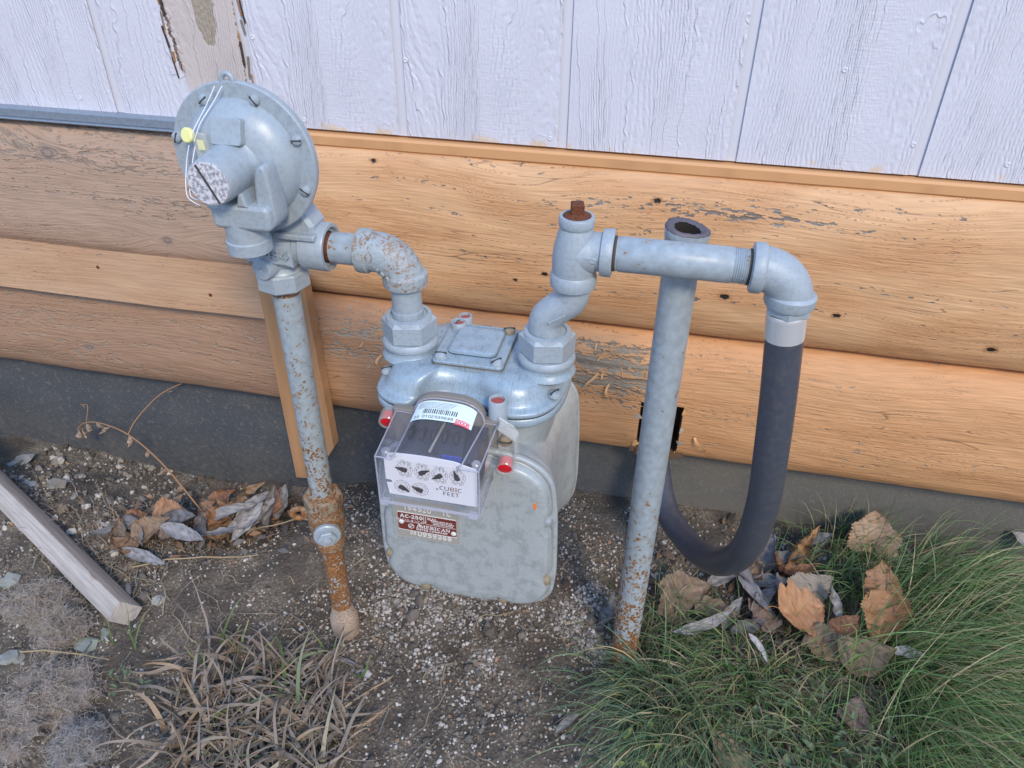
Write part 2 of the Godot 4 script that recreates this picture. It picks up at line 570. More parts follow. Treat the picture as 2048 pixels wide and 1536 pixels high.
func materials() -> void:
	for k in 4: mat("siding_%d" % k, Color.WHITE, 0.55, 0.0, painted(448, 448, siding_paint(k * 5, k == 3)), 0.21)
	mat("groove_paint", Color(0.82, 0.825, 0.865), 0.6)
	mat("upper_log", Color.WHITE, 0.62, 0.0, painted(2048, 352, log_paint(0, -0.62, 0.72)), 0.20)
	mat("upper_log_left", Color.WHITE, 0.70, 0.0, painted(1024, 352, log_paint(0, -1.30, -0.62)), 0.20)
	mat("lower_log", Color.WHITE, 0.66, 0.0, painted(2048, 320, log_paint(1, -0.62, 0.72)), 0.26)
	mat("lower_log_left", Color.WHITE, 0.70, 0.0, painted(768, 320, log_paint(1, -1.30, -0.56)), 0.26)
	mat("plank", Color.WHITE, 0.66, 0.0, painted(1024, 256, log_paint(2, -1.30, -0.56)), 0.14)
	mat("concrete", Color.WHITE, 0.85, 0.0, painted(1536, 224, concrete()), 0.12)
	mat("dirt", Color.WHITE, 0.95, 0.0, painted(1024, 1024, dirt()), 0.35)
	(M.dirt as StandardMaterial3D).vertex_color_use_as_albedo = true
	mat("dark", Color(0.16, 0.14, 0.125), 0.9)
	mat("trim", Color(0.82, 0.62, 0.43), 0.6, 0.0, painted(512, 64, func(u: float, v: float) -> Color:
		var g: float = M_noise.get_noise_2d(u * 12.0, v * 9.0)
		var t := 1.0 + 0.06 * g + 0.03 * sin(v * 40.0 + g * 2.0)
		return Color(t * 0.98, t * 0.98, t * 0.98, 0.5 + 0.3 * g)), 0.05)
	var body := painted(512, 512, metal_paint(61, Color(0.67, 0.695, 0.70), Color(0.585, 0.61, 0.615), 0.7, 0.25))
	var blue := painted(512, 512, metal_paint(65, Color(0.605, 0.675, 0.725), Color(0.55, 0.61, 0.655), 0.7, 0.75))  # meter top: sky tint painted in, bluer than the body
	var plain := painted(512, 512, metal_paint(71, Color(0.635, 0.68, 0.715), Color(0.59, 0.635, 0.67), 0.9, 0.32))
	mat("meter_body", Color.WHITE, 0.42, 0.12, body, 0.020, 2.3)
	mat("meter_top", Color.WHITE, 0.36, 0.10, blue, 0.030, 3.1)
	mat("grey_paint", Color.WHITE, 0.40, 0.06, plain, 0.014, 6.0)
	mat("cast_paint", Color.WHITE, 0.46, 0.06, plain, 0.035, 9.0)
	mat("worn_paint", Color.WHITE, 0.55, 0.0, painted(512, 512, rusty(81, func(v: float) -> float: return 0.33 + 0.08 * sin(v * 6.28), Color(0.64, 0.685, 0.71), -0.10)), 0.04, 13.0)
	mat("riser", Color.WHITE, 0.55, 0.0, painted(192, 1024, rusty(85, riser_rust)), 0.05)
	mat("valve_rust", Color.WHITE, 0.72, 0.0, painted(512, 512, rusty(91, func(_v: float) -> float: return 0.66, Color(0.57, 0.56, 0.51), -0.10)), 0.09, 9.0)
	mat("post", Color.WHITE, 0.48, 0.0, painted(192, 1024, rusty(95, post_rust, Color(0.625, 0.67, 0.70), 0.9)), 0.04)
	mat("outlet", Color.WHITE, 0.40, 0.0, painted(192, 256, rusty(99, func(v: float) -> float: return 0.07 + 0.26 * sm(0.08, 0.0, v) + 0.26 * sm(0.92, 1.0, v), Color(0.63, 0.68, 0.715), 0.18)), 0.03)
	mat("rust", Color(0.50, 0.30, 0.20), 0.85, 0.0, painted(256, 256, metal_paint(103, Color(0.95, 0.9, 0.85), Color(0.6, 0.55, 0.5), 1.0, 0.6)), 0.12, 20.0)
	mat("crust", Color(0.80, 0.73, 0.66), 0.95, 0.0, painted(256, 256, metal_paint(107, Color(1, 1, 1), Color(0.72, 0.60, 0.5), 1.0, 0.5)), 0.3, 18.0)
	mat("raw_rim", Color(0.40, 0.38, 0.41), 0.6, 0.35)
	mat("inside_pipe", Color(0.15, 0.125, 0.11), 0.9)  # colour darkened so the open bore looks deep in shade
	mat("bolt", Color(0.66, 0.69, 0.70), 0.38, 0.35)
	mat("brass_bolt", Color(0.62, 0.56, 0.46), 0.5, 0.3)
	mat("slot", Color(0.25, 0.26, 0.27), 0.8)
	mat("galvanised", Color(0.84, 0.85, 0.86), 0.26, 0.45)
	mat("flashing", Color(0.84, 0.85, 0.88), 0.40, 0.2, plain, 0.02, 5.0)
	mat("hose", Color(0.315, 0.335, 0.385), 0.36, 0.0, painted(256, 256, metal_paint(111, Color(0.86, 0.86, 0.86), Color(1.0, 0.96, 0.90), 1.0, 0.12)), 0.02, 4.0)
	mat("red", Color(0.80, 0.10, 0.16), 0.3)
	mat("dull_red", Color(0.66, 0.30, 0.27), 0.6)
	mat("plate_metal", Color(0.66, 0.645, 0.61), 0.38, 0.15)
	mat("enamel", Color(0.45, 0.205, 0.175), 0.5, 0.1)
	mat("silver", Color(0.90, 0.89, 0.88), 0.3, 0.1)
	mat("dial_white", Color(0.90, 0.90, 0.93), 0.45)
	mat("black", Color(0.05, 0.05, 0.055), 0.45)
	mat("print", Color(0.16, 0.16, 0.17), 0.7)
	mat("print_grey", Color(0.52, 0.55, 0.56), 0.7)
	mat("pink", Color(0.90, 0.33, 0.42), 0.5)
	mat("label_white", Color(0.86, 0.92, 0.92), 0.4)
	mat("green_dot", Color(0.35, 0.55, 0.38), 0.6)
	mat("orange", Color(0.88, 0.50, 0.25), 0.6)
	mat("gasket", Color(0.50, 0.475, 0.45), 0.8)
	mat("reflected_blue", Color(0.20, 0.30, 0.75), 0.4)  # blue of the sky reflected in the window, painted on the gear teeth
	mat("mechanism", Color(0.20, 0.21, 0.26), 0.5)
	clear("cover", Color(0.75, 0.745, 0.78, 0.09))
	clear("cover_edge", Color(0.78, 0.78, 0.83, 0.36), 0.2)
	clear("tag_clear", Color(0.90, 0.90, 0.88, 0.22), 0.15)
	mat("yellow", Color(0.93, 0.92, 0.62), 0.35)
	mat("wire", Color(0.90, 0.91, 0.93), 0.4)
	mat("fresh_wood", Color(0.74, 0.565, 0.40), 0.7, 0.0, painted(256, 512, func(u: float, v: float) -> Color:
		var g: float = M_noise.get_noise_2d(u * 46.0, v * 3.0)
		var t := 1.0 + 0.10 * g
		return Color(t * 0.94, t * 0.93, t * 0.92, 0.5 + 0.3 * g)), 0.04)
	mat("grey_wood", Color(1, 1, 1), 0.75, 0.0, painted(256, 1024, func(u: float, v: float) -> Color:
		var g: float = M_noise.get_noise_2d(u * 58.0, v * 2.2)
		var g2: float = M_noise.get_noise_2d(u * 130.0 + 40.0, v * 8.0)
		var c := mixc(Color(0.74, 0.71, 0.68), Color(0.59, 0.55, 0.515), 0.4 + 0.6 * g + 0.35 * g2)
		for k in [[0.62, 0.42, 0.10], [0.30, 0.80, 0.13]]:
			var d: float = Vector2((u - k[0]) * 1.7, (v - k[1]) * 3.6).length() / k[2]
			c = mixc(c, Color(0.40, 0.31, 0.25), sm(1.0, 0.3, d) * 0.7)
		c.a = 0.5 + 0.35 * g + 0.2 * g2
		return c), 0.07)
	var leafm := mat("leaf", Color.WHITE, 0.62)
	leafm.vertex_color_use_as_albedo = true
	leafm.backlight_enabled = true
	leafm.backlight = Color(0.25, 0.22, 0.18)
	var bladem := mat("blade", Color.WHITE, 0.55)
	bladem.vertex_color_use_as_albedo = true
	bladem.backlight_enabled = true
	bladem.backlight = Color(0.35, 0.38, 0.28)
	var stone := mat("stone", Color.WHITE, 0.8)
	stone.vertex_color_use_as_albedo = true


func riser_rust(v: float) -> float:   # v runs from the foot (0) to the regulator (1)
	return 0.76 - 0.28 * sm(0.34, 0.46, v) - 0.20 * sm(0.55, 0.75, v) - 0.12 * sm(0.76, 0.9, v)


func post_rust(v: float) -> float:
	return 0.92 - 0.34 * sm(0.07, 0.17, v) - 0.22 * sm(0.20, 0.34, v) - 0.30 * sm(0.38, 0.60, v)


var M_noise := nz(7, 3)


# ---------------------------------------------------------------- the setting
func ground_y(x: float, z: float) -> float:
	var y := -(0.062 + 0.024 * exp(-pow((x + 0.93) / 0.18, 2))) * sm(-0.35, -0.70, x) * sm(0.30, 0.06, z)
	y -= 0.046 * exp(-pow((x + 0.76) / 0.15, 2) - pow((z - 0.13) / 0.10, 2))
	y -= 0.022 * sm(-0.05, -0.5, x) * sm(0.16, 0.0, z)
	y += 0.016 * exp(-pow((x + 0.53) / 0.06, 2) - pow((z - 0.24) / 0.12, 2))
	y += 0.020 * exp(-pow((x - 0.30) / 0.35, 2) - pow((z - 0.45) / 0.25, 2))
	y += 0.010 * M_noise.get_noise_2d(x * 4.0, z * 4.0) + 0.004 * M_noise.get_noise_2d(x * 21.0, z * 21.0) + 0.0016 * M_noise.get_noise_2d(x * 95.0, z * 95.0)
	y -= 0.006 * exp(-pow((x - 0.02) / 0.05, 2) - pow((z - 0.36) / 0.05, 2))
	return y


func sheet(xs: PackedFloat32Array, zs: PackedFloat32Array, fn: Callable, uvfn: Callable, tint = null) -> ArrayMesh:   # a grid of points fn(a, b), its b axis first to last turned towards the viewer
	var v := PackedVector3Array()
	var uv := PackedVector2Array()
	var nrm := PackedVector3Array()
	var idx := PackedInt32Array()
	for z in zs:
		for x in xs:
			var p: Vector3 = fn.call(x, z)
			v.append(p)
			uv.append(uvfn.call(p))
	var cols := PackedColorArray()
	if tint != null:
		for p in v: cols.append(tint.call(p))
	var nx := xs.size()
	nrm.resize(v.size())
	for j in zs.size():
		for i in nx:
			var a := v[j * nx + mini(i + 1, nx - 1)] - v[j * nx + maxi(i - 1, 0)]
			var b := v[mini(j + 1, zs.size() - 1) * nx + i] - v[maxi(j - 1, 0) * nx + i]
			nrm[j * nx + i] = b.cross(a).normalized()
			if i < nx - 1 and j < zs.size() - 1:
				var k := j * nx + i
				idx.append_array(PackedInt32Array([k, k + 1, k + nx + 1, k, k + nx + 1, k + nx]))
	var arr := []
	arr.resize(Mesh.ARRAY_MAX)
	arr[Mesh.ARRAY_VERTEX] = v
	arr[Mesh.ARRAY_NORMAL] = nrm
	arr[Mesh.ARRAY_TEX_UV] = uv
	arr[Mesh.ARRAY_INDEX] = idx
	if cols.size(): arr[Mesh.ARRAY_COLOR] = cols
	var m := ArrayMesh.new()
	m.add_surface_from_arrays(Mesh.PRIMITIVE_TRIANGLES, arr)
	return m


func span(a: float, b: float, step: float) -> PackedFloat32Array:
	var out := PackedFloat32Array()
	var n := maxi(1, int(round((b - a) / step)))
	for i in n + 1: out.append(a + (b - a) * i / n)
	return out


func ground() -> void:
	var xs := PackedFloat32Array([-40, -14, -5, -2.6])
	xs.append_array(span(-1.8, 1.2, 0.008))
	xs.append_array(PackedFloat32Array([2.4, 5, 14, 40]))
	var zs := PackedFloat32Array([-0.06])
	zs.append_array(span(-0.012, 0.9, 0.008))
	zs.append_array(PackedFloat32Array([1.2, 2, 4, 10, 40]))
	var m := sheet(xs, zs, func(x: float, z: float) -> Vector3: return Vector3(x, ground_y(x, z), z), func(p: Vector3) -> Vector2: return Vector2(p.x / 0.8, p.z / 0.8), func(p: Vector3) -> Color:
		var dusty := sm(-0.55, -0.80, p.x) * sm(0.40, 0.26, p.z) * (1.0 - exp(-pow((p.x + 0.74) / 0.13, 2) - pow((p.z - 0.15) / 0.11, 2))) + 0.25 * M_noise.get_noise_2d(p.x * 5.0, p.z * 5.0)
		return Color(0.80, 0.785, 0.77).lerp(Color(1.1, 1.09, 1.08), clampf(dusty, 0.0, 1.0)))
	var o := put("ground", m, M.dirt, self)
	tag(o, "dark brown soil with fine pale grit sloping up to the foundation", "ground", "", "structure")


func log_z(y: float, y0: float, y1: float, zb: float, bulge: float) -> float:   # the rounded face of a half log
	var t := clampf((y - (y0 + y1) * 0.5) / ((y1 - y0) * 0.5), -1.0, 1.0)
	var f := sqrt(maxf(0.0, 1.0 - pow(absf(t), 2.6 if t < 0.0 else 3.6)))
	return zb + bulge * (f if t < 0.0 or y1 < 0.5 else lerpf(0.45, 1.0, f))


func half_log(called: String, x0: float, x1: float, y0: float, y1: float, zb: float, bulge: float, m: Material, xa: float, xb: float, vtop: float, parent: Node, label: String, hole := Rect2()) -> void:
	var ys := PackedFloat32Array()
	for i in 41: ys.append((y0 + y1) * 0.5 + (y1 - y0) * 0.5 * -cos(PI * i / 40.0) * -1.0)   # top to bottom, closer together at the edges
	var pieces := [[x0, x1, 0]]
	if hole.size.x > 0:
		pieces = [[x0, hole.position.x, 0], [hole.position.x, hole.end.x, 1], [hole.end.x, x1, 0]]
	var st := ST()
	for pc in pieces:
		for part_of in ([[y1, y0]] if pc[2] == 0 else [[y1, hole.end.y], [hole.position.y, y0]]):
			var yy := PackedFloat32Array()
			for yv in ys:
				if yv <= part_of[0] - 0.0005 and yv >= part_of[1] + 0.0005: yy.append(yv)
			yy.insert(0, part_of[0])
			yy.append(part_of[1])
			var mesh := sheet(span(pc[0], pc[1], 0.012), yy, func(x: float, y: float) -> Vector3:
				var w := 0.0025 * M_noise.get_noise_2d(x * 3.0, y * 12.0) + 0.0012 * M_noise.get_noise_2d(x * 14.0, y * 60.0)
				return Vector3(x, y, log_z(y, y0, y1, zb, bulge) + w), func(p: Vector3) -> Vector2: return Vector2((p.x - xa) / (xb - xa), (vtop - p.y) / 0.30))
			st.append_from(mesh, 0, Transform3D.IDENTITY)
	for e in ([x0, x1]):   # the sawn ends
		var c := Vector3(e, (y0 + y1) * 0.5, zb - 0.03)
		for i in 40:
			var a := Vector3(e, ys[i], log_z(ys[i], y0, y1, zb, bulge))
			var b := Vector3(e, ys[i + 1], log_z(ys[i + 1], y0, y1, zb, bulge))
			for p in ([c, a, b] if e == x0 else [c, b, a]):
				st.set_smooth_group(-1)
				st.set_normal(Vector3(-1 if e == x0 else 1, 0, 0))
				st.set_uv(Vector2((p.x + p.z * 0.6 - xa) / (xb - xa), (vtop - p.y) / 0.30))
				st.add_vertex(p)
	put(called, commit(st, false), m, parent, Transform3D.IDENTITY, label)


func house() -> void:
	# what stands behind the cladding
	var st := ST()
	bx(st, Vector3(-3.0, -0.6, -0.45), Vector3(2.8, 2.6, -0.075), 0.0)
	var o := top("house_wall", st, M.dark, "dark sheathing of the house behind the siding and logs", "wall")

	# concrete foundation
	st = ST()
	var f := sheet(span(-3.0, 2.8, 0.02), span(0.150, -0.26, 0.01), func(x: float, y: float) -> Vector3:
		return Vector3(x, y, 0.005 * M_noise.get_noise_2d(x * 5.0, y * 9.0) + 0.0022 * M_noise.get_noise_2d(x * 40.0, y * 40.0) + 0.012 * M_noise.get_noise_2d(x * 9.0, y * 14.0) * sm(0.02, -0.05, y) + 0.024 * sm(0.0, -0.075, y - 0.04 * sm(-0.3, 0.3, x)) * sm(0.0, -0.3, x)), func(p: Vector3) -> Vector2: return Vector2((p.x + 1.5) / 2.4, (0.17 - p.y) / 0.35))
	st.append_from(f, 0, Transform3D.IDENTITY)
	var core := ST()
	bx(core, Vector3(-3.0, -0.6, -0.07), Vector3(2.8, 0.148, -0.008), 0.0)
	st.append_from(commit(core), 0, Transform3D.IDENTITY)
	var fo := put("concrete_foundation", commit(st, false), M.concrete, self)
	tag(fo, "dark coated concrete foundation with a dusty foot, under the log siding", "foundation")

	# log siding
	var logs := thing("log_siding", "tan painted log siding with rounded faces and flaking paint above the foundation", "siding")
	half_log("log", -3.0, -0.62, 0.387, 0.642, 0.026, 0.046, M.upper_log_left, -1.30, -0.62, 0.68, logs, "brown weathered stretch of the upper log with a round knot at the left")
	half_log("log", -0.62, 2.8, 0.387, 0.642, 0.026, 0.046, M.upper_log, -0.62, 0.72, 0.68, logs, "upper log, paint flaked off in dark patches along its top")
	half_log("log", -0.572, 2.8, 0.148, 0.384, 0.026, 0.044, M.lower_log, -0.62, 0.72, 0.42, logs, "lower log with weathered bare wood behind the meter", Rect2(-0.002, 0.165, 0.068, 0.108))
	half_log("log", -3.0, -0.580, 0.148, 0.384, 0.024, 0.044, M.lower_log_left, -1.30, -0.56, 0.42, logs, "short brown log at the left of the upright stake")
	# the ragged hole cut for the gas line: its sides
	st = ST()
	for q in [[-0.012, 0.155, -0.001, 0.285], [0.0655, 0.155, 0.078, 0.285]]:
		bx(st, Vector3(q[0], q[1], -0.02), Vector3(q[2], q[3], 0.052), 0.0)
	bx(st, Vector3(-0.001, 0.152, -0.02), Vector3(0.0655, 0.164, 0.056), 0.0)
	bx(st, Vector3(-0.001, 0.2745, -0.02), Vector3(0.0655, 0.286, 0.060), 0.0)
	bx(st, Vector3(-0.001, 0.1642, -0.030), Vector3(0.0655, 0.2743, -0.021), 0.0)
	part("hole_edge", st, M.rot_brown, logs, "dark sides of the square hole behind the post")
	st = ST()
	bx(st, Vector3(-0.70, 0.6405, 0.0), Vector3(2.8, 0.6585, 0.0545), 0.003)
	prism(st, rect(-0.70, 0.6580, 2.8, 0.6610), 0.0, 0.036, 0.001)
	part("trim_strip", st, M.trim, logs, "narrow tan strip on the top of the upper log")

	# grey siding, board by board, with flush flat grooves between
	var sid := thing("panel_siding", "pale grey embossed wood siding with wide vertical grooves along the top", "siding")
	st = ST()
	bx(st, Vector3(-3.0, 0.6612, -0.07), Vector3(2.8, 2.6, 0.0415), 0.0)
	part("groove_backing", st, M.groove_paint, sid)
	var gx := PackedFloat32Array()
	for k in range(-10, 13): gx.append(-0.832 + 0.2265 * k + (-0.002 if k == 2 else 0.0))
	for k in gx.size() - 1:
		var x0 := gx[k] + 0.0066
		var x1 := gx[k + 1] - 0.0066
		st = ST()
		var y0 := 0.662 + 0.0006 * sin(k * 7.0)
		var face := sheet(span(x0, x1, 0.03), PackedFloat32Array([2.6, 1.2, 0.92, 0.7, y0]), func(x: float, y: float) -> Vector3:
			return Vector3(x, y, 0.0445), func(p: Vector3) -> Vector2: return Vector2((p.x - x0) / 0.214, (0.962 - p.y) / 0.30))
		st.append_from(face, 0, Transform3D.IDENTITY)
		var side := ST()
		for e in [[x0, -1.0], [x1, 1.0]]:
			for t in ([[0, 0], [1, 0], [1, 1], [0, 0], [1, 1], [0, 1]] if e[1] > 0 else [[0, 0], [1, 1], [1, 0], [0, 0], [0, 1], [1, 1]]):
				side.set_uv(Vector2(0.02 if e[1] < 0 else 0.98, 0.5))
				side.set_normal(Vector3(e[1], 0, 0))
				side.add_vertex(Vector3(e[0], y0 if t[1] == 0 else 2.6, 0.0445 if t[0] == 0 else 0.0416))
		for t in [[0, 0], [1, 0], [1, 1], [0, 0], [1, 1], [0, 1]]:
			side.set_uv(Vector2(0.99 if t[0] else 0.01, 0.999))
			side.set_normal(Vector3(0, -1, 0))
			side.add_vertex(Vector3(x1 if t[0] else x0, y0, 0.0416 if t[1] else 0.0445))
		st.append_from(side.commit(), 0, Transform3D.IDENTITY)
		put("board", commit(st, false), M.siding_3 if k == 10 else [M.siding_0, M.siding_1, M.siding_2][(k * 2 + k / 3) % 3], sid, Transform3D.IDENTITY, "board worn to beige along its right edge" if k == 10 else "")
	for p in [[-0.591, 0.782], [-0.531, 0.674], [-0.896, 0.682], [0.4035, 0.684], [-0.371, 0.764], [0.188, 0.783], [-0.17, 0.674], [0.29, 0.70]]:
		st = ST()
		lathe(st, [Vector2(0.0035, 0.0), Vector2(0.0034, 0.0005), Vector2(0.0022, 0.0012), Vector2(0.0016, 0.0003)], 12, along(Vector3(0, 0, 1), Vector3(p[0], p[1], 0.0446)), false, true)
		part("nail_head", st, M.groove_paint, sid)
	# splintered edges of the rotted strip
	rng.seed = 5
	for e in [[-0.7235, 0.735, 0.84, -0.6], [-0.606, 0.705, 0.845, 0.3]]:
		for k in 9:
			var y: float = lerpf(e[1], e[2], (k + rng.randf_range(-0.3, 0.3)) / 8.0)
			var l := rng.randf_range(0.006, 0.016)
			var w := rng.randf_range(0.0005, 0.0016)
			st = ST()
			var x: float = e[0] + rng.randf_range(-0.003, 0.003) + (0.004 * sin(k * 1.3))
			bx(st, Vector3(-w, -l, 0), Vector3(w, l, rng.randf_range(0.001, 0.003)), 0.0005, Transform3D(Basis(Vector3(0, 0, 1), rng.randf_range(-0.12, 0.22)), Vector3(x, y, 0.0445)))
			part("splinter", st, [M.rot_dark, M.rot_tan, M.rot_grey][k % 3], sid)

	# zinc flashing at the left
	st = ST()
	prism(st, rect(-3.0, 0.650, -0.705, 0.6640), 0.0395, 0.062, 0.0015)
	prism(st, rect(-3.0, 0.6475, -0.705, 0.6505), 0.058, 0.068, 0.001)
	top("metal_flashing", st, M.flashing, "dull zinc flashing strip between siding and upper log at the left", "flashing")

	# plank nailed over the joint of the logs at the left
	var plank := thing("nailed_plank", "flat tan plank nailed across the log joint at the left", "plank")
	var pl := ST()
	var psh := sheet(span(-3.0, -0.629, 0.03), PackedFloat32Array([0.452, 0.43, 0.40, 0.37, 0.356]), func(x: float, y: float) -> Vector3:
		return Vector3(x, y + 0.001 * sin(x * 9.0), 0.092 + 0.001 * M_noise.get_noise_2d(x * 5.0, y * 9.0)), func(p: Vector3) -> Vector2: return Vector2((p.x + 1.3) / 0.74, (0.42 - p.y + 0.04) / 0.30))
	pl.append_from(psh, 0, Transform3D.IDENTITY)
	var pb := ST()
	bx(pb, Vector3(-3.0, 0.3565, 0.03), Vector3(-0.629, 0.4535, 0.0905), 0.002)
	pl.append_from(commit(pb), 0, Transform3D.IDENTITY)
	put("board", commit(pl, false), M.plank, plank)
	for p in [[-0.92, 0.418], [-0.72, 0.39]]:
		st = ST()
		lathe(st, [Vector2(0.003, 0.0), Vector2(0.003, 0.0006), Vector2(0.0012, 0.0009)], 10, along(Vector3(0, 0, 1), Vector3(p[0], p[1], 0.0925)), false, true)
		part("nail_head", st, M.rust, plank)

	# upright stake behind the riser, its foot cut on a slant
	st = ST()
	prism(st, PackedVector2Array([Vector2(-0.628, 0.435), Vector2(-0.628, 0.010), Vector2(-0.600, 0.012), Vector2(-0.575, 0.040), Vector2(-0.540, 0.098), Vector2(-0.547, 0.435)]), 0.071, 0.096, 0.001)
	top("wooden_stake", st, M.fresh_wood, "upright unpainted board with a slanted foot behind the left riser pipe", "stake")

	# flakes and strips of peeled paint on the lower log
	rng.seed = 21
	for k in 22:
		var x := rng.randf_range(-0.135, 0.0) if k < 12 else (rng.randf_range(-0.54, -0.30) if k < 18 else rng.randf_range(0.07, 0.5))
		var y := rng.randf_range(0.30, 0.365) if k < 12 else rng.randf_range(0.27, 0.35)
		if k >= 18: y = rng.randf_range(0.225, 0.30)
		var z := log_z(y, 0.148, 0.384, 0.026, 0.044)
		var pts := []
		var dirv := Vector3(rng.randf_range(-1, 1), rng.randf_range(-1.1, 0.1), 0.15).normalized()
		var p := Vector3(x, y, z + 0.0005)
		var l := rng.randf_range(0.003, 0.008)
		for s in 5:
			pts.append(p)
			p += dirv * l * 0.4 + Vector3(0, 0, 0.0008 * s)
		st = ST()
		ribbon(st, pts, rng.randf_range(0.002, 0.0045), Vector3(0, 0, 1), 0.5)
		part("paint_flake", st, M.flake if k < 16 else M.flake_grey, logs)
	for k in 13:   # ragged paint round the hole behind the post
		var a := TAU * k / 13.0 + rng.randf_range(-0.25, 0.25)
		var p := Vector3(0.032 + 0.036 * clampf(cos(a) * 1.5, -1.0, 1.0), 0.219 + 0.056 * clampf(sin(a) * 1.5, -1.0, 1.0), 0.0)
		p.z = log_z(p.y, 0.148, 0.384, 0.026, 0.044) + 0.0006
		var dv := Vector3(rng.randfn(-cos(a) * 0.7, 0.5), rng.randfn(-sin(a) * 0.7, 0.5), 0.1).normalized()
		st = ST()
		ribbon(st, [p - dv * 0.004, p + Vector3(0, 0, 0.001), p + dv * rng.randf_range(0.003, 0.010)], rng.randf_range(0.003, 0.014), Vector3(rng.randfn(0, 0.3), 0, 1), 0.2)
		part("paint_flake", st, M.flake if k % 3 else M.flake_grey, logs)
	for q in [[-0.083, 0.318, 0.035], [-0.049, 0.30, 0.042], [-0.40, 0.335, 0.04], [-0.435, 0.30, 0.03], [0.10, 0.215, 0.03]]:
		var pts2 := []
		for s in 9:
			var t := s / 8.0
			pts2.append(Vector3(q[0] + 0.010 * sin(t * 4.0 + q[0] * 50.0), q[1] - q[2] * t, log_z(q[1] - q[2] * t, 0.148, 0.384, 0.026, 0.044) + 0.002 + 0.010 * sin(t * PI)))
		st = ST()
		ribbon(st, smoothed(pts2, 2), 0.0042, Vector3(0.4, 0, 1), 0.15, Color.WHITE, Color.WHITE, 1.4)
		part("peeled_strip", st, M.flake, logs)


func ribbon(st: SurfaceTool, pts: Array, width: float, facing: Vector3, taper := 0.2, col := Color.WHITE, col2 := Color.WHITE, twist := 0.0, shape := 0) -> void:
	# a thin curved strip along pts; shape 0 tapers to the tip, 1 to both ends
	var n := pts.size()
	sgc += 1
	var prev := []
	for k in n:
		var d: Vector3 = (pts[mini(k + 1, n - 1)] - pts[maxi(k - 1, 0)]).normalized()
		var f := facing.rotated(d, twist * k / n) if twist != 0.0 else facing
		var s := d.cross(f)
		if s.length() < 0.05: s = d.cross(Vector3(0.3, 0.7, 0.2))
		s = s.normalized()
		var t := float(k) / (n - 1)
		var w := width * 0.5 * (lerpf(1.0, taper, pow(t, 1.6)) if shape == 0 else maxf(taper, pow(sin(PI * clampf(t * 0.94 + 0.04, 0.0, 1.0)), 0.75)))
		var c := col.lerp(col2, t)
		var row := [pts[k] - s * w, pts[k] + s * w, c]
		if k > 0:
			for q in [[prev[0], prev[2]], [prev[1], prev[2]], [row[1], c], [prev[0], prev[2]], [row[1], c], [row[0], c]]:
				st.set_smooth_group(sgc)
				st.set_color(q[1])
				st.set_uv(Vector2.ZERO)
				st.add_vertex(q[0])
		prev = row


# ---------------------------------------------------------------- the gas line
const RX := -0.405
const PZ := 0.395
const UPZ := Vector3(0, 0, 1)


func cyl(st: SurfaceTool, at: Vector3, dir: Vector3, r: float, l: float, bev := 0.001, n := 24) -> void:
	lathe(st, [Vector2(maxf(r - bev, 0.0001), 0), Vector2(r, bev), Vector2(r, l - bev), Vector2(maxf(r - bev, 0.0001), l)], n, along(dir, at))


func slotted(parent: Node, at: Vector3, dir: Vector3, r: float, turn: float, m: Material, called := "bolt") -> void:   # a round-headed screw with a slot
	var f := along(dir, at, turn)
	var st := ST()
	lathe(st, [Vector2(r, 0), Vector2(r, r * 0.35), Vector2(r * 0.86, r * 0.68), Vector2(r * 0.5, r * 0.86), Vector2(r * 0.1, r * 0.9)], 18, f, false, true)
	var o := part(called, st, m, parent)
	st = ST()
	bx(st, Vector3(-r * 0.95, r * 0.55, -r * 0.13), Vector3(r * 0.95, r * 0.935, r * 0.13), 0.0, f)
	part("slot", st, M.slot, o)


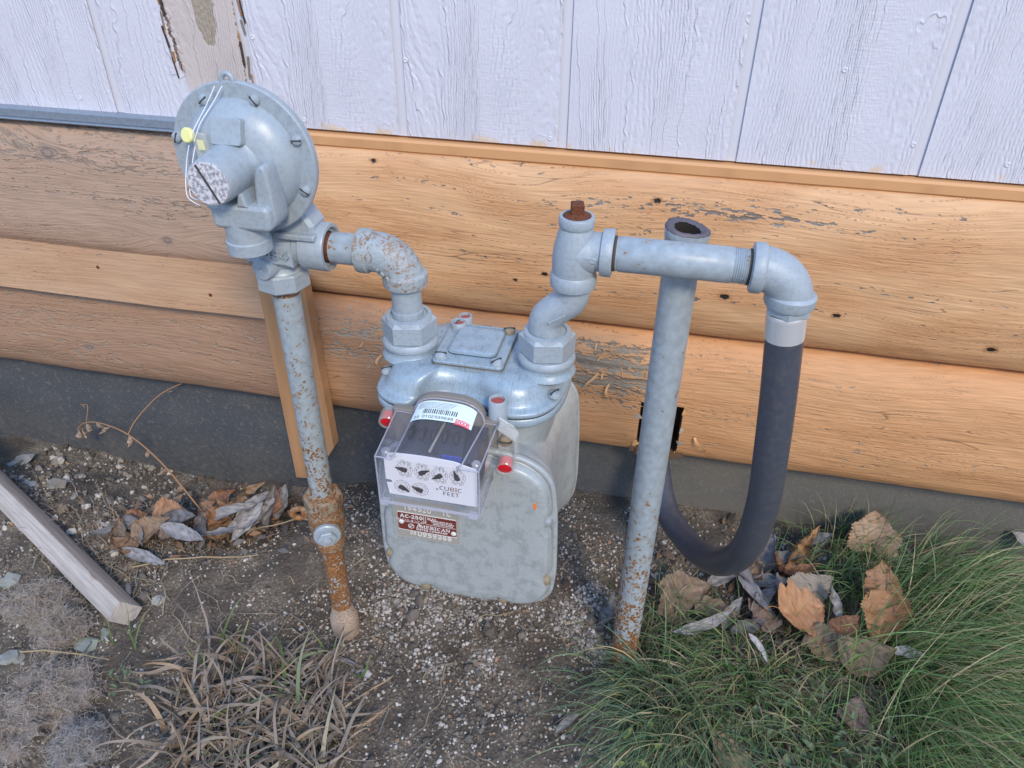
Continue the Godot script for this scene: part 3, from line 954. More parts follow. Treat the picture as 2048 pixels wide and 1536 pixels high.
func riser() -> void:
	var t := thing("riser_pipe", "grey upright riser pipe rusting towards its foot at the left of the meter", "pipe", Vector3(RX, 0, PZ))
	var st := ST()
	var prof := []
	for k in 33: prof.append(Vector2(0.0152, -0.03 + 0.64 * k / 32.0))
	lathe(st, prof, 32, T(RX, 0, PZ), true, true, 0.62)
	part("pipe", st, M.riser, t)
	st = ST()
	var rings := []
	rng.seed = 3
	for l in [[-0.012, 0.0185], [0.0, 0.0198], [0.018, 0.0215], [0.034, 0.0212], [0.040, 0.0192], [0.048, 0.0166], [0.062, 0.0155]]:
		var ring := PackedVector3Array()
		for i in 28:
			var a := TAU * i / 28
			var r: float = l[1] + 0.0011 * M_noise.get_noise_3d(cos(a) * 3.0, sin(a) * 3.0, l[0] * 90.0)
			ring.append(Vector3(RX + r * cos(a), l[0], PZ + r * sin(a)))
		rings.append(ring)
	loft(st, rings, false, false)
	part("foot_collar", st, M.crust, t, "pale crusted collar round the foot of the riser")

	var v := thing("shutoff_valve", "rusty shut-off valve with a locking ear on the riser", "valve", Vector3(RX, 0.2, PZ))
	st = ST()
	hexnut(st, 0.0262, 0.262, 0.287, T(RX, 0, PZ), 8, 0.39, 0.003)
	lathe(st, [Vector2(0.017, 0.188), Vector2(0.0195, 0.190), Vector2(0.0205, 0.201), Vector2(0.0185, 0.205), Vector2(0.0225, 0.215), Vector2(0.0255, 0.232), Vector2(0.0245, 0.25), Vector2(0.0225, 0.264)], 28, T(RX, 0, PZ))
	lathe(st, [Vector2(0.019, 0.286), Vector2(0.0185, 0.290), Vector2(0.0155, 0.291)], 28, T(RX, 0, PZ), false, false)
	part("body", st, M.valve_rust, v)
	var d := Vector3(0.42, 0.04, 0.9).normalized()
	var f := along(d, Vector3(RX, 0.236, PZ))
	st = ST()
	lathe(st, [Vector2(0.019, 0.004), Vector2(0.019, 0.026)], 28, f, false, true)
	part("plug_seat", st, M.valve_rust, v)
	st = ST()
	lathe(st, [Vector2(0.0165, 0.026), Vector2(0.0182, 0.0275), Vector2(0.0182, 0.032), Vector2(0.0165, 0.0335)], 28, f)
	var w := part("washer", st, M.grey_paint, v)
	st = ST()
	hexnut(st, 0.0128, 0.0335, 0.041, f, 6, 0.5, 0.0012)
	part("nut", st, M.grey_paint, w)
	st = ST()
	lathe(st, [Vector2(0.0062, 0.041), Vector2(0.0058, 0.0445), Vector2(0.002, 0.0455)], 16, f)
	part("stud", st, M.grey_paint, w)
	st = ST()
	var ear := Vector3(RX - 0.036, 0.2475, PZ + 0.006)
	var ring2 := []
	for k in 21:
		var a := TAU * k / 20
		ring2.append(ear + Vector3(cos(a) * 0.0095, sin(a) * 0.0085, -cos(a) * 0.003))
	tube(st, ring2, [0.0042], 10, false, false)
	bx(st, Vector3(-0.033, 0.240, PZ - 0.001), Vector3(-0.012, 0.256, PZ + 0.010), 0.003, T(RX, 0, 0))
	part("locking_ear", st, M.valve_rust, v)


func regulator() -> void:
	var c := Vector3(-0.407, 0.7495, 0.425)
	var t := thing("gas_regulator", "round grey pressure regulator with a capped spring barrel on the riser", "regulator", Vector3(RX, 0.59, PZ))
	var f := along(UPZ, c)
	var st := ST()
	lathe(st, [Vector2(0.026, -0.050), Vector2(0.038, -0.044), Vector2(0.050, -0.030), Vector2(0.054, -0.0135), Vector2(0.0705, -0.0125), Vector2(0.0718, -0.0115), Vector2(0.0718, -0.009), Vector2(0.0710, -0.008)], 64, f, true, false)
	part("rear_case", st, M.grey_paint, t)
	st = ST()
	lathe(st, [Vector2(0.0722, -0.0082), Vector2(0.0722, -0.0068)], 64, f, false, false)
	part("diaphragm_edge", st, M.slot, t)
	st = ST()
	lathe(st, [Vector2(0.0720, -0.0068), Vector2(0.0735, -0.0058), Vector2(0.0738, -0.001), Vector2(0.0725, 0.0006), Vector2(0.0588, 0.0008), Vector2(0.0572, 0.0040), Vector2(0.0555, 0.0075), Vector2(0.051, 0.0125), Vector2(0.044, 0.0175), Vector2(0.035, 0.0212), Vector2(0.024, 0.0232)], 64, f, false, true)
	part("front_case", st, M.grey_paint, t)
	st = ST()   # raised blank pad for a plate
	var pad := Transform3D(Basis(Vector3(1, 0.03, 0.06).normalized(), Vector3(0.0, 1, -0.30).normalized(), Vector3(-0.05, 0.29, 0.96).normalized()), Vector3(-0.4050, 0.7840, 0.4488))
	prism(st, roundrect(-0.0158, -0.0120, 0.0158, 0.0120, 0.003), -0.008, 0.0026, 0.0007, pad)
	part("blank_pad", st, M.grey_paint, t)
	st = ST()   # spring barrel
	lathe(st, [Vector2(0.0310, 0.0205), Vector2(0.0262, 0.0245), Vector2(0.0240, 0.030), Vector2(0.0225, 0.050), Vector2(0.0216, 0.0640), Vector2(0.0208, 0.0655)], 40, f)
	part("spring_barrel", st, M.grey_paint, t)
	st = ST()
	lathe(st, [Vector2(0.0205, 0.0650), Vector2(0.0202, 0.0668), Vector2(0.0192, 0.0672)], 40, f)
	var cap := part("screw_cap", st, M.worn_cap, t, "scuffed slotted cap of the spring barrel")
	st = ST()
	bx(st, Vector3(-0.0192, 0.0671, -0.0010), Vector3(0.0192, 0.0677, 0.0010), 0.0, f.rotated_local(Vector3.UP, -1.12))
	part("slot", st, M.slot, cap)
	st = ST()   # the loop that hangs at the top
	var loop := []
	for k in 17:
		var a := PI * k / 16 * 1.15 - 0.24
		loop.append(Vector3(c.x + 0.0058 * cos(a) - 0.003, c.y + 0.0725 + 0.0072 * sin(a), c.z - 0.002))
	tube(st, loop, [0.0026], 10)
	part("seal_loop", st, M.grey_paint, t)
	for p in [[-0.4357, 0.8052, 0.7], [-0.3839, 0.8078, -0.9], [-0.3473, 0.774, 0.1], [-0.3463, 0.7249, -0.6], [-0.3825, 0.690, 0.5], [-0.4650, 0.7150, 0.2], [-0.473, 0.7677, 1.2], [-0.432, 0.6890, 0.9]]:
		slotted(t, Vector3(p[0], p[1], 0.4258), UPZ, 0.0052, p[2], M.grey_paint)
	# vent: rib under the barrel, box and round mouth turned down
	st = ST()
	prism(st, roundrect(-0.4245, 0.6975, -0.3640, 0.7225, 0.006), 0.436, 0.4725, 0.004, Transform3D.IDENTITY, true, 3)
	prism(st, closed_curve([Vector2(-0.380, 0.700), Vector2(-0.3635, 0.702), Vector2(-0.3625, 0.73), Vector2(-0.3650, 0.756), Vector2(-0.372, 0.758), Vector2(-0.378, 0.745)], 4), 0.436, 0.4640, 0.003, Transform3D.IDENTITY, true, 3)
	prism(st, PackedVector2Array([Vector2(-0.395, 0.7215), Vector2(-0.384, 0.7215), Vector2(-0.3865, 0.735), Vector2(-0.392, 0.735)]), 0.44, 0.474, 0.002, Transform3D.IDENTITY)
	part("vent_bracket", st, M.cast_paint, t)
	st = ST()
	lathe(st, [Vector2(0.0206, 0.706), Vector2(0.0206, 0.682), Vector2(0.0220, 0.6805), Vector2(0.0220, 0.669), Vector2(0.0200, 0.6678), Vector2(0.0165, 0.668), Vector2(0.0160, 0.678)], 36, T(-0.402, 0, 0.452))
	part("vent", st, M.grey_paint, t)
	# body below with its hexagon, boss, cast number and the side outlet
	st = ST()
	lathe(st, [Vector2(0.0215, 0.618), Vector2(0.0212, 0.628), Vector2(0.0235, 0.634), Vector2(0.0250, 0.645), Vector2(0.0250, 0.660), Vector2(0.0215, 0.672), Vector2(0.019, 0.684), Vector2(0.021, 0.70)], 36, T(RX, 0, PZ))
	bx(st, Vector3(-0.026, 0.634, 0.002), Vector3(0.027, 0.6625, 0.0275), 0.005, T(RX, 0, PZ))
	prism(st, PackedVector2Array([Vector2(-0.41, 0.664), Vector2(-0.354, 0.664), Vector2(-0.352, 0.680), Vector2(-0.366, 0.700), Vector2(-0.42, 0.70)]), 0.380, 0.412, 0.004)
	part("body", st, M.cast_paint, t)
	st = ST()
	prism(st, roundrect(-0.394, 0.6665, -0.349, 0.6730, 0.002), 0.398, 0.4205, 0.0015)
	part("neck_flange", st, M.cast_paint, t)
	st = ST()
	hexnut(st, 0.0298, 0.600, 0.6215, T(RX, 0, PZ), 8, 0.12, 0.0022)
	lathe(st, [Vector2(0.0245, 0.6210), Vector2(0.0225, 0.6235), Vector2(0.0215, 0.628)], 32, T(RX, 0, PZ), false, false)
	part("lower_hexagon", st, M.grey_paint, t)
	st = ST()
	var bf := along(Vector3(-0.22, -0.03, 0.97), Vector3(-0.4085, 0.6320, 0.412))
	lathe(st, [Vector2(0.0132, 0.0), Vector2(0.0122, 0.0130), Vector2(0.0112, 0.0142), Vector2(0.0026, 0.0142), Vector2(0.0016, 0.0130)], 28, bf)
	part("side_boss", st, M.grey_paint, t)
	st = ST()
	lettering(st, "8484", 0.0095, T(-0.3970, 0.6500, 0.4232), 0.0040, "Droid Sans", false, 1.25)
	put("cast_number", st.commit(), M.grey_paint, t)
	st = ST()
	var of := along(Vector3(1, 0, 0), Vector3(RX, 0.6515, PZ))
	lathe(st, [Vector2(0.0235, 0.012), Vector2(0.0215, 0.026), Vector2(0.0225, 0.034)], 32, of)
	part("outlet_neck", st, M.cast_paint, t)
	st = ST()
	lathe(st, [Vector2(0.0235, 0.0335), Vector2(0.0256, 0.0350), Vector2(0.0258, 0.0605), Vector2(0.0250, 0.0622), Vector2(0.0215, 0.0624), Vector2(0.0195, 0.0590), Vector2(0.0170, 0.0588)], 40, of, true, false)
	part("outlet_collar", st, M.grey_paint, t)

	# sealing wire and tag
	var tg := thing("seal_tag", "small clear plastic seal with a yellow disc on white wire across the regulator", "seal", Vector3(-0.452, 0.765, 0.445))
	var wires := [
		[Vector3(-0.418, 0.8195, 0.4325), Vector3(-0.428, 0.802, 0.438), Vector3(-0.4375, 0.786, 0.446), Vector3(-0.4400, 0.780, 0.450)],
		[Vector3(-0.4105, 0.8200, 0.4325), Vector3(-0.421, 0.804, 0.439), Vector3(-0.431, 0.789, 0.448), Vector3(-0.4375, 0.774, 0.453)],
		[Vector3(-0.4460, 0.769, 0.450), Vector3(-0.4500, 0.750, 0.456), Vector3(-0.445, 0.728, 0.472), Vector3(-0.4295, 0.722, 0.478)],
		[Vector3(-0.4385, 0.769, 0.452), Vector3(-0.4420, 0.750, 0.460), Vector3(-0.440, 0.730, 0.474), Vector3(-0.4265, 0.728, 0.480)],
	]
	for wp in wires:
		st = ST()
		tube(st, smoothed(wp, 6), [0.00055], 6)
		part("wire", st, M.wire, tg)
	var sf := along(Vector3(-0.25, 0.25, 1.0), Vector3(-0.4445, 0.7785, 0.4485))
	st = ST()
	cyl(st, sf * Vector3(-0.001, -0.0015, 0), sf.basis.y, 0.0070, 0.0050, 0.001, 24)
	part("disc", st, M.yellow, tg)
	st = ST()
	var tf := Transform3D(Basis(Vector3(0.96, 0.10, 0.2).normalized(), Vector3(-0.22, 0.95, -0.2).normalized(), Vector3(-0.2, 0.2, 0.96).normalized()), Vector3(-0.4310, 0.771, 0.4525))
	bx(st, Vector3(-0.0075, -0.0135, -0.0024), Vector3(0.0075, 0.0110, 0.0024), 0.0008, tf)
	part("clear_block", st, M.tag_clear, tg)
	st = ST()
	bx(st, Vector3(-0.0045, -0.0048, -0.0010), Vector3(0.0028, 0.0045, 0.0010), 0.0004, tf)
	part("spool", st, M.yellow, tg)


func inlet() -> void:
	var t := thing("inlet_elbow", "blotchy rust-speckled pipe elbow between regulator and meter", "pipe fitting", Vector3(-0.263, 0.57, PZ))
	var y := 0.6515
	var st := ST()
	lathe(st, [Vector2(0.0160, 0.0), Vector2(0.0160, 0.008)], 28, along(Vector3(1, 0, 0), Vector3(-0.347, y, PZ)))
	part("thread", st, M.rust, t, "rusty bare thread at the regulator outlet")
	st = ST()
	lathe(st, [Vector2(0.0166, 0.0), Vector2(0.0168, 0.002), Vector2(0.0168, 0.036)], 32, along(Vector3(1, 0, 0), Vector3(-0.3405, y, PZ)), true, true, 0.142)
	part("nipple", st, M.outlet, t)
	st = ST()
	var rad := 0.0300
	var arc := [Vector3(-0.306, y, PZ)]
	var rr := [0.0215]
	for k in 15:
		var a := PI / 2 * k / 14
		arc.append(Vector3(-0.263 - rad + rad * sin(a), y - rad + rad * cos(a), PZ))
		rr.append(0.0213)
	arc.append(Vector3(-0.263, 0.620, PZ))
	rr.append(0.0213)
	tube(st, arc, rr, 36, true, true)
	part("elbow", st, M.worn_paint, t)
	st = ST()
	lathe(st, [Vector2(0.0200, 0), Vector2(0.0232, 0.0012), Vector2(0.0236, 0.004), Vector2(0.0234, 0.0115), Vector2(0.0208, 0.0145)], 36, along(Vector3(1, 0, 0), Vector3(-0.3118, y, PZ)))
	part("band", st, M.worn_paint, t)
	st = ST()
	lathe(st, [Vector2(0.0190, 0), Vector2(0.0234, 0.0012), Vector2(0.0240, 0.005), Vector2(0.0238, 0.0135), Vector2(0.0208, 0.0165)], 36, T(-0.263, 0.6172, PZ))
	part("band", st, M.worn_paint, t)
	st = ST()
	var ef := Transform3D(Basis(Vector3(0.75, -0.66, 0), Vector3(0.55, 0.63, 0.55).normalized(), Vector3(-0.36, -0.41, 0.83).normalized()).orthonormalized(), Vector3(-0.2850, 0.6380, PZ + 0.0178))
	lettering(st, "WARD", 0.0068, ef, 0.003, "Droid Sans", true, 1.2)
	put("cast_letters", st.commit(), M.worn_paint, t)
	st = ST()
	lathe(st, [Vector2(0.0172, 0.577), Vector2(0.0172, 0.5875), Vector2(0.0164, 0.5880), Vector2(0.0164, 0.6200)], 32, T(-0.263, 0, PZ))
	part("nipple", st, M.grey_paint, t)


func union_nut(parent: Node, x: float) -> void:
	var st := ST()
	lathe(st, [Vector2(0.0325, 0.5330), Vector2(0.0305, 0.5375), Vector2(0.0290, 0.5392), Vector2(0.0285, 0.5405), Vector2(0.0285, 0.5465)], 40, T(x, 0, PZ), false, true)
	part("boss", st, M.meter_top, parent)
	st = ST()
	lathe(st, [Vector2(0.0275, 0.5455), Vector2(0.0308, 0.5465), Vector2(0.0316, 0.5490), Vector2(0.0308, 0.5525), Vector2(0.0290, 0.5550)], 40, T(x, 0, PZ), true, true)
	hexnut(st, 0.0304, 0.5530, 0.5800, T(x, 0, PZ), 6, 0.22, 0.0035)
	lathe(st, [Vector2(0.0262, 0.5770), Vector2(0.0250, 0.5812), Vector2(0.0205, 0.5820), Vector2(0.0196, 0.5790), Vector2(0.0170, 0.5786)], 40, T(x, 0, PZ), true, false)
	part("union_nut", st, M.cast_paint, parent)


func outlet() -> void:
	var t := thing("outlet_tee", "grey reducing tee with a rusty square plug on an offset swivel", "pipe fitting", Vector3(-0.108, 0.56, PZ))
	var st := ST()
	var sp := smoothed([Vector3(-0.108, 0.566, PZ), Vector3(-0.1112, 0.5815, PZ), Vector3(-0.1100, 0.5960, PZ), Vector3(-0.0990, 0.6085, PZ), Vector3(-0.0872, 0.6185, PZ), Vector3(-0.0830, 0.6300, PZ), Vector3(-0.0845, 0.6440, PZ)], 6)
	tube(st, sp, [0.0172], 32)
	part("offset_swivel", st, M.grey_paint, t)
	st = ST()
	prism(st, roundrect(-0.0105, -0.0014, 0.0105, 0.0014, 0.0012), 0.0, 0.0022, 0.0006, Transform3D(Basis(Vector3(0, 0, 1), 0.62), Vector3(-0.0965, 0.6055, PZ + 0.0168)))
	part("cast_bar", st, M.grey_paint, t)
	st = ST()
	var x := -0.084
	lathe(st, [Vector2(0.0200, 0.6370), Vector2(0.0230, 0.6380), Vector2(0.0236, 0.6415), Vector2(0.0234, 0.6500), Vector2(0.0214, 0.6530)], 40, T(x, 0, PZ))
	part("band", st, M.cast_paint, t)
	st = ST()
	lathe(st, [Vector2(0.0212, 0.6500), Vector2(0.0222, 0.658), Vector2(0.0222, 0.668), Vector2(0.0212, 0.680), Vector2(0.0182, 0.693), Vector2(0.0158, 0.7010)], 40, T(x, 0, PZ))
	lathe(st, [Vector2(0.0195, 0.0), Vector2(0.0192, 0.020), Vector2(0.0196, 0.028)], 36, along(Vector3(1, 0, 0), Vector3(x, 0.6765, PZ)))
	lathe(st, [Vector2(0.0214, 0.003), Vector2(0.0206, 0.0150), Vector2(0.0194, 0.0220)], 36, along(Vector3(1, 0, 0), Vector3(x, 0.6745, PZ)), false, false)
	part("body", st, M.cast_paint, t)
	st = ST()
	lathe(st, [Vector2(0.0158, 0.7000), Vector2(0.0172, 0.7020), Vector2(0.0176, 0.7040), Vector2(0.0176, 0.7105), Vector2(0.0168, 0.7118), Vector2(0.0140, 0.7120), Vector2(0.0136, 0.7105), Vector2(0.012, 0.7100)], 36, T(x, 0, PZ))
	part("band", st, M.cast_paint, t)
	st = ST()
	lathe(st, [Vector2(0.0136, 0.7085), Vector2(0.0134, 0.7122), Vector2(0.0100, 0.7132), Vector2(0.0072, 0.7150)], 28, T(x, 0, PZ))
	prism(st, rect(-0.0062, -0.0062, 0.0062, 0.0062), 0.712, 0.7245, 0.0009, Transform3D(Basis(Vector3(1, 0, 0), Vector3(0, 0, -1), Vector3(0, 1, 0)).rotated(Vector3.UP, 0.22), Vector3(x, 0, PZ)))
	part("square_plug", st, M.rust, t, "rusty square-headed plug")
	st = ST()
	lathe(st, [Vector2(0.0185, 0.0), Vector2(0.0230, 0.0012), Vector2(0.0236, 0.004), Vector2(0.0236, 0.0110), Vector2(0.0226, 0.0124), Vector2(0.0176, 0.0124)], 40, along(Vector3(1, 0, 0), Vector3(-0.0585, 0.6765, PZ)))
	part("band", st, M.cast_paint, t)
	st = ST()
	prism(st, roundrect(-0.0075, -0.0032, 0.0075, 0.0032, 0.003), 0.0, 0.0020, 0.0007, T(-0.0675, 0.6755, PZ + 0.0188))
	part("cast_mark", st, M.cast_paint, t)

	var p := thing("outlet_pipe", "short level grey pipe with threaded ends in front of the post", "pipe", Vector3(0.02, 0.66, PZ))
	st = ST()
	var prof := [Vector2(0.0166, 0.0)]
	for k in 5:
		prof.append(Vector2(0.0172, 0.0012 + 0.0020 * k))
		prof.append(Vector2(0.0163, 0.0022 + 0.0020 * k))
	prof.append(Vector2(0.0174, 0.0125))
	prof.append(Vector2(0.0174, 0.118))
	for k in 8:
		prof.append(Vector2(0.0163, 0.1195 + 0.0020 * k))
		prof.append(Vector2(0.0172, 0.1205 + 0.0020 * k))
	prof.append(Vector2(0.0164, 0.142))
	lathe(st, prof, 40, along(Vector3(1, 0, 0), Vector3(-0.0520, 0.6765, PZ)), true, true, 0.142)
	part("pipe", st, M.outlet, p)

	for q in [[-0.0462, 0.0028, 0.0177], [0.0810, 0.0030, 0.0177]]:
		st = ST()
		lathe(st, [Vector2(q[2] - 0.0008, 0.0), Vector2(q[2], q[1] * 0.4), Vector2(q[2] - 0.0008, q[1])], 32, along(Vector3(1, 0, 0), Vector3(q[0], 0.6765, PZ)))
		part("thread_compound", st, M.thread, p, "dark dried thread compound at the pipe end")

	var e := thing("outlet_elbow", "grey pipe elbow turning down at the right above the black hose", "pipe fitting", Vector3(0.1255, 0.63, PZ))
	st = ST()
	var rad := 0.033
	var arc := [Vector3(0.0865, 0.6765, PZ)]
	for k in 13:
		var a := PI / 2 * k / 12
		arc.append(Vector3(0.1255 - rad + rad * sin(a), 0.6765 - rad + rad * cos(a), PZ))
	tube(st, arc, [0.0215], 36)
	part("elbow", st, M.cast_paint, e)
	st = ST()
	lathe(st, [Vector2(0.0180, 0.0), Vector2(0.0236, 0.0012), Vector2(0.0243, 0.0035), Vector2(0.0243, 0.0105), Vector2(0.0232, 0.0125), Vector2(0.0214, 0.0135)], 40, along(Vector3(1, 0, 0), Vector3(0.0835, 0.6765, PZ)))
	part("band", st, M.cast_paint, e)
	st = ST()
	lathe(st, [Vector2(0.0185, 0.6410), Vector2(0.0232, 0.6420), Vector2(0.0243, 0.6445), Vector2(0.0243, 0.6530), Vector2(0.0214, 0.6560)], 40, T(0.1255, 0, PZ))
	part("band", st, M.cast_paint, e)


func hose() -> void:
	var t := thing("gas_hose", "thick black gas hose with silver sleeve curving down and back to the wall", "hose", Vector3(0.13, 0.12, 0.3))
	var st := ST()
	hexnut(st, 0.0225, 0.6335, 0.6410, T(0.1258, 0, PZ), 6, 0.5, 0.0012)
	lathe(st, [Vector2(0.0172, 0.6360), Vector2(0.0180, 0.6400), Vector2(0.0172, 0.6440)], 28, T(0.1258, 0, PZ))
	part("hexagon", st, M.grey_paint, t)
	st = ST()
	lathe(st, [Vector2(0.0180, 0.6400), Vector2(0.0205, 0.6408), Vector2(0.0200, 0.6425), Vector2(0.0180, 0.6432)], 28, T(0.1258, 0, PZ))
	part("sealant", st, M.silver, t, "whitish crust of thread sealant above the hexagon")
	var pts := smoothed([Vector3(0.1255, 0.634, PZ), Vector3(0.1290, 0.605, PZ), Vector3(0.1365, 0.54, 0.397), Vector3(0.1445, 0.46, 0.396), Vector3(0.1520, 0.38, 0.386), Vector3(0.1530, 0.29, 0.365), Vector3(0.1450, 0.215, 0.325), Vector3(0.1270, 0.150, 0.270), Vector3(0.0960, 0.116, 0.205), Vector3(0.0620, 0.112, 0.140), Vector3(0.0400, 0.150, 0.080), Vector3(0.031, 0.205, 0.035), Vector3(0.029, 0.235, -0.02)], 7)
	st = ST()
	var up := []
	for k in 8: up.append(pts[k])
	tube(st, up, [0.0182, 0.0192, 0.0193, 0.0193, 0.0193, 0.0193, 0.0193, 0.0191], 40)
	part("sleeve", st, M.galvanised, t, "crimped silver metal sleeve at the top of the hose")
	st = ST()
	var low := []
	var rr := []
	for k in range(6, pts.size()):
		low.append(pts[k])
		rr.append(0.0187 + 0.0008 * sm(20.0, 50.0, k))
	tube(st, low, rr, 40, true, true, 0.4)
	part("tube", st, M.hose, t)


func mouth(x: float, z: float, y: float, pinch: float, size: float, rough := 0.0) -> PackedVector3Array:
	var ring := PackedVector3Array()
	for i in 40:
		var a := TAU * i / 40
		var w := rough * M_noise.get_noise_2d(a * 5.0, size * 9.0)
		var rx := lerpf(0.0186, 0.0225, pinch) * size + w
		var rz := lerpf(0.0186, 0.0148 * (1.0 - 0.28 * cos(a)), pinch) * size + w
		ring.append(Vector3(x + pinch * 0.0015 + rx * cos(a), y + w + 0.0035 * pinch * cos(a + 2.4), z + rz * sin(a)))
	return ring


func post() -> void:
	var x := 0.0205
	var z := 0.3590
	var t := thing("support_post", "tall grey steel post with a pinched open top and rusty foot behind the outlet pipe", "post", Vector3(x, 0, z))
	var st := ST()
	var rings := []
	for k in 40:
		var y := -0.05 + 0.715 * k / 39.0
		var ring := PackedVector3Array()
		for i in 40:
			var a := TAU * i / 40
			ring.append(Vector3(x + 0.0186 * cos(a), y, z + 0.0186 * sin(a)))
		rings.append(ring)
	for l in [[0.672, 0.25], [0.682, 0.7], [0.689, 1.0], [0.693, 1.0]]:   # the cut, pinched mouth
		rings.append(mouth(x, z, l[0], l[1], 1.0))
	loft(st, rings, true, false, 0.75)
	part("pipe", st, M.post, t)
	st = ST()
	var rim := []
	for l in [[0.6925, 1.0], [0.6955, 0.97], [0.6964, 0.82], [0.6935, 0.60]]: rim.append(mouth(x, z, l[0], 1.0, l[1], 0.0011))
	loft(st, rim, false, false)
	part("cut_rim", st, M.raw_rim, t, "rough torch-cut rim of the post")
	st = ST()
	var inr := []
	for l in [[0.6936, 0.605], [0.685, 0.60], [0.60, 0.58]]: inr.append(mouth(x, z, l[0], 1.0, l[1]))
	loft(st, inr, false, true)
	part("bore", st, M.inside_pipe, t)


# ---------------------------------------------------------------- the meter
const MX := -0.1785


func cover_outline(s: float) -> PackedVector2Array:
	var half := [Vector2(0.0, 0.480), Vector2(0.045, 0.4785), Vector2(0.076, 0.469), Vector2(0.0960, 0.448), Vector2(0.1025, 0.410), Vector2(0.1050, 0.345), Vector2(0.1050, 0.298), Vector2(0.0990, 0.268), Vector2(0.0790, 0.2495), Vector2(0.040, 0.2430)]
	var pts := []
	for p in half: pts.append(Vector2(MX + p.x * s, 0.36 + (p.y - 0.36) * s))
	pts.append(Vector2(MX, 0.36 + (0.2415 - 0.36) * s))
	for k in range(half.size() - 1, 0, -1): pts.append(Vector2(MX - half[k].x * s, 0.36 + (half[k].y - 0.36) * s))
	return closed_curve(pts, 6)


func flat_ring(poly: PackedVector2Array, z: float) -> PackedVector3Array:
	var out := PackedVector3Array()
	for p in poly: out.append(Vector3(p.x, p.y, z))
	return out


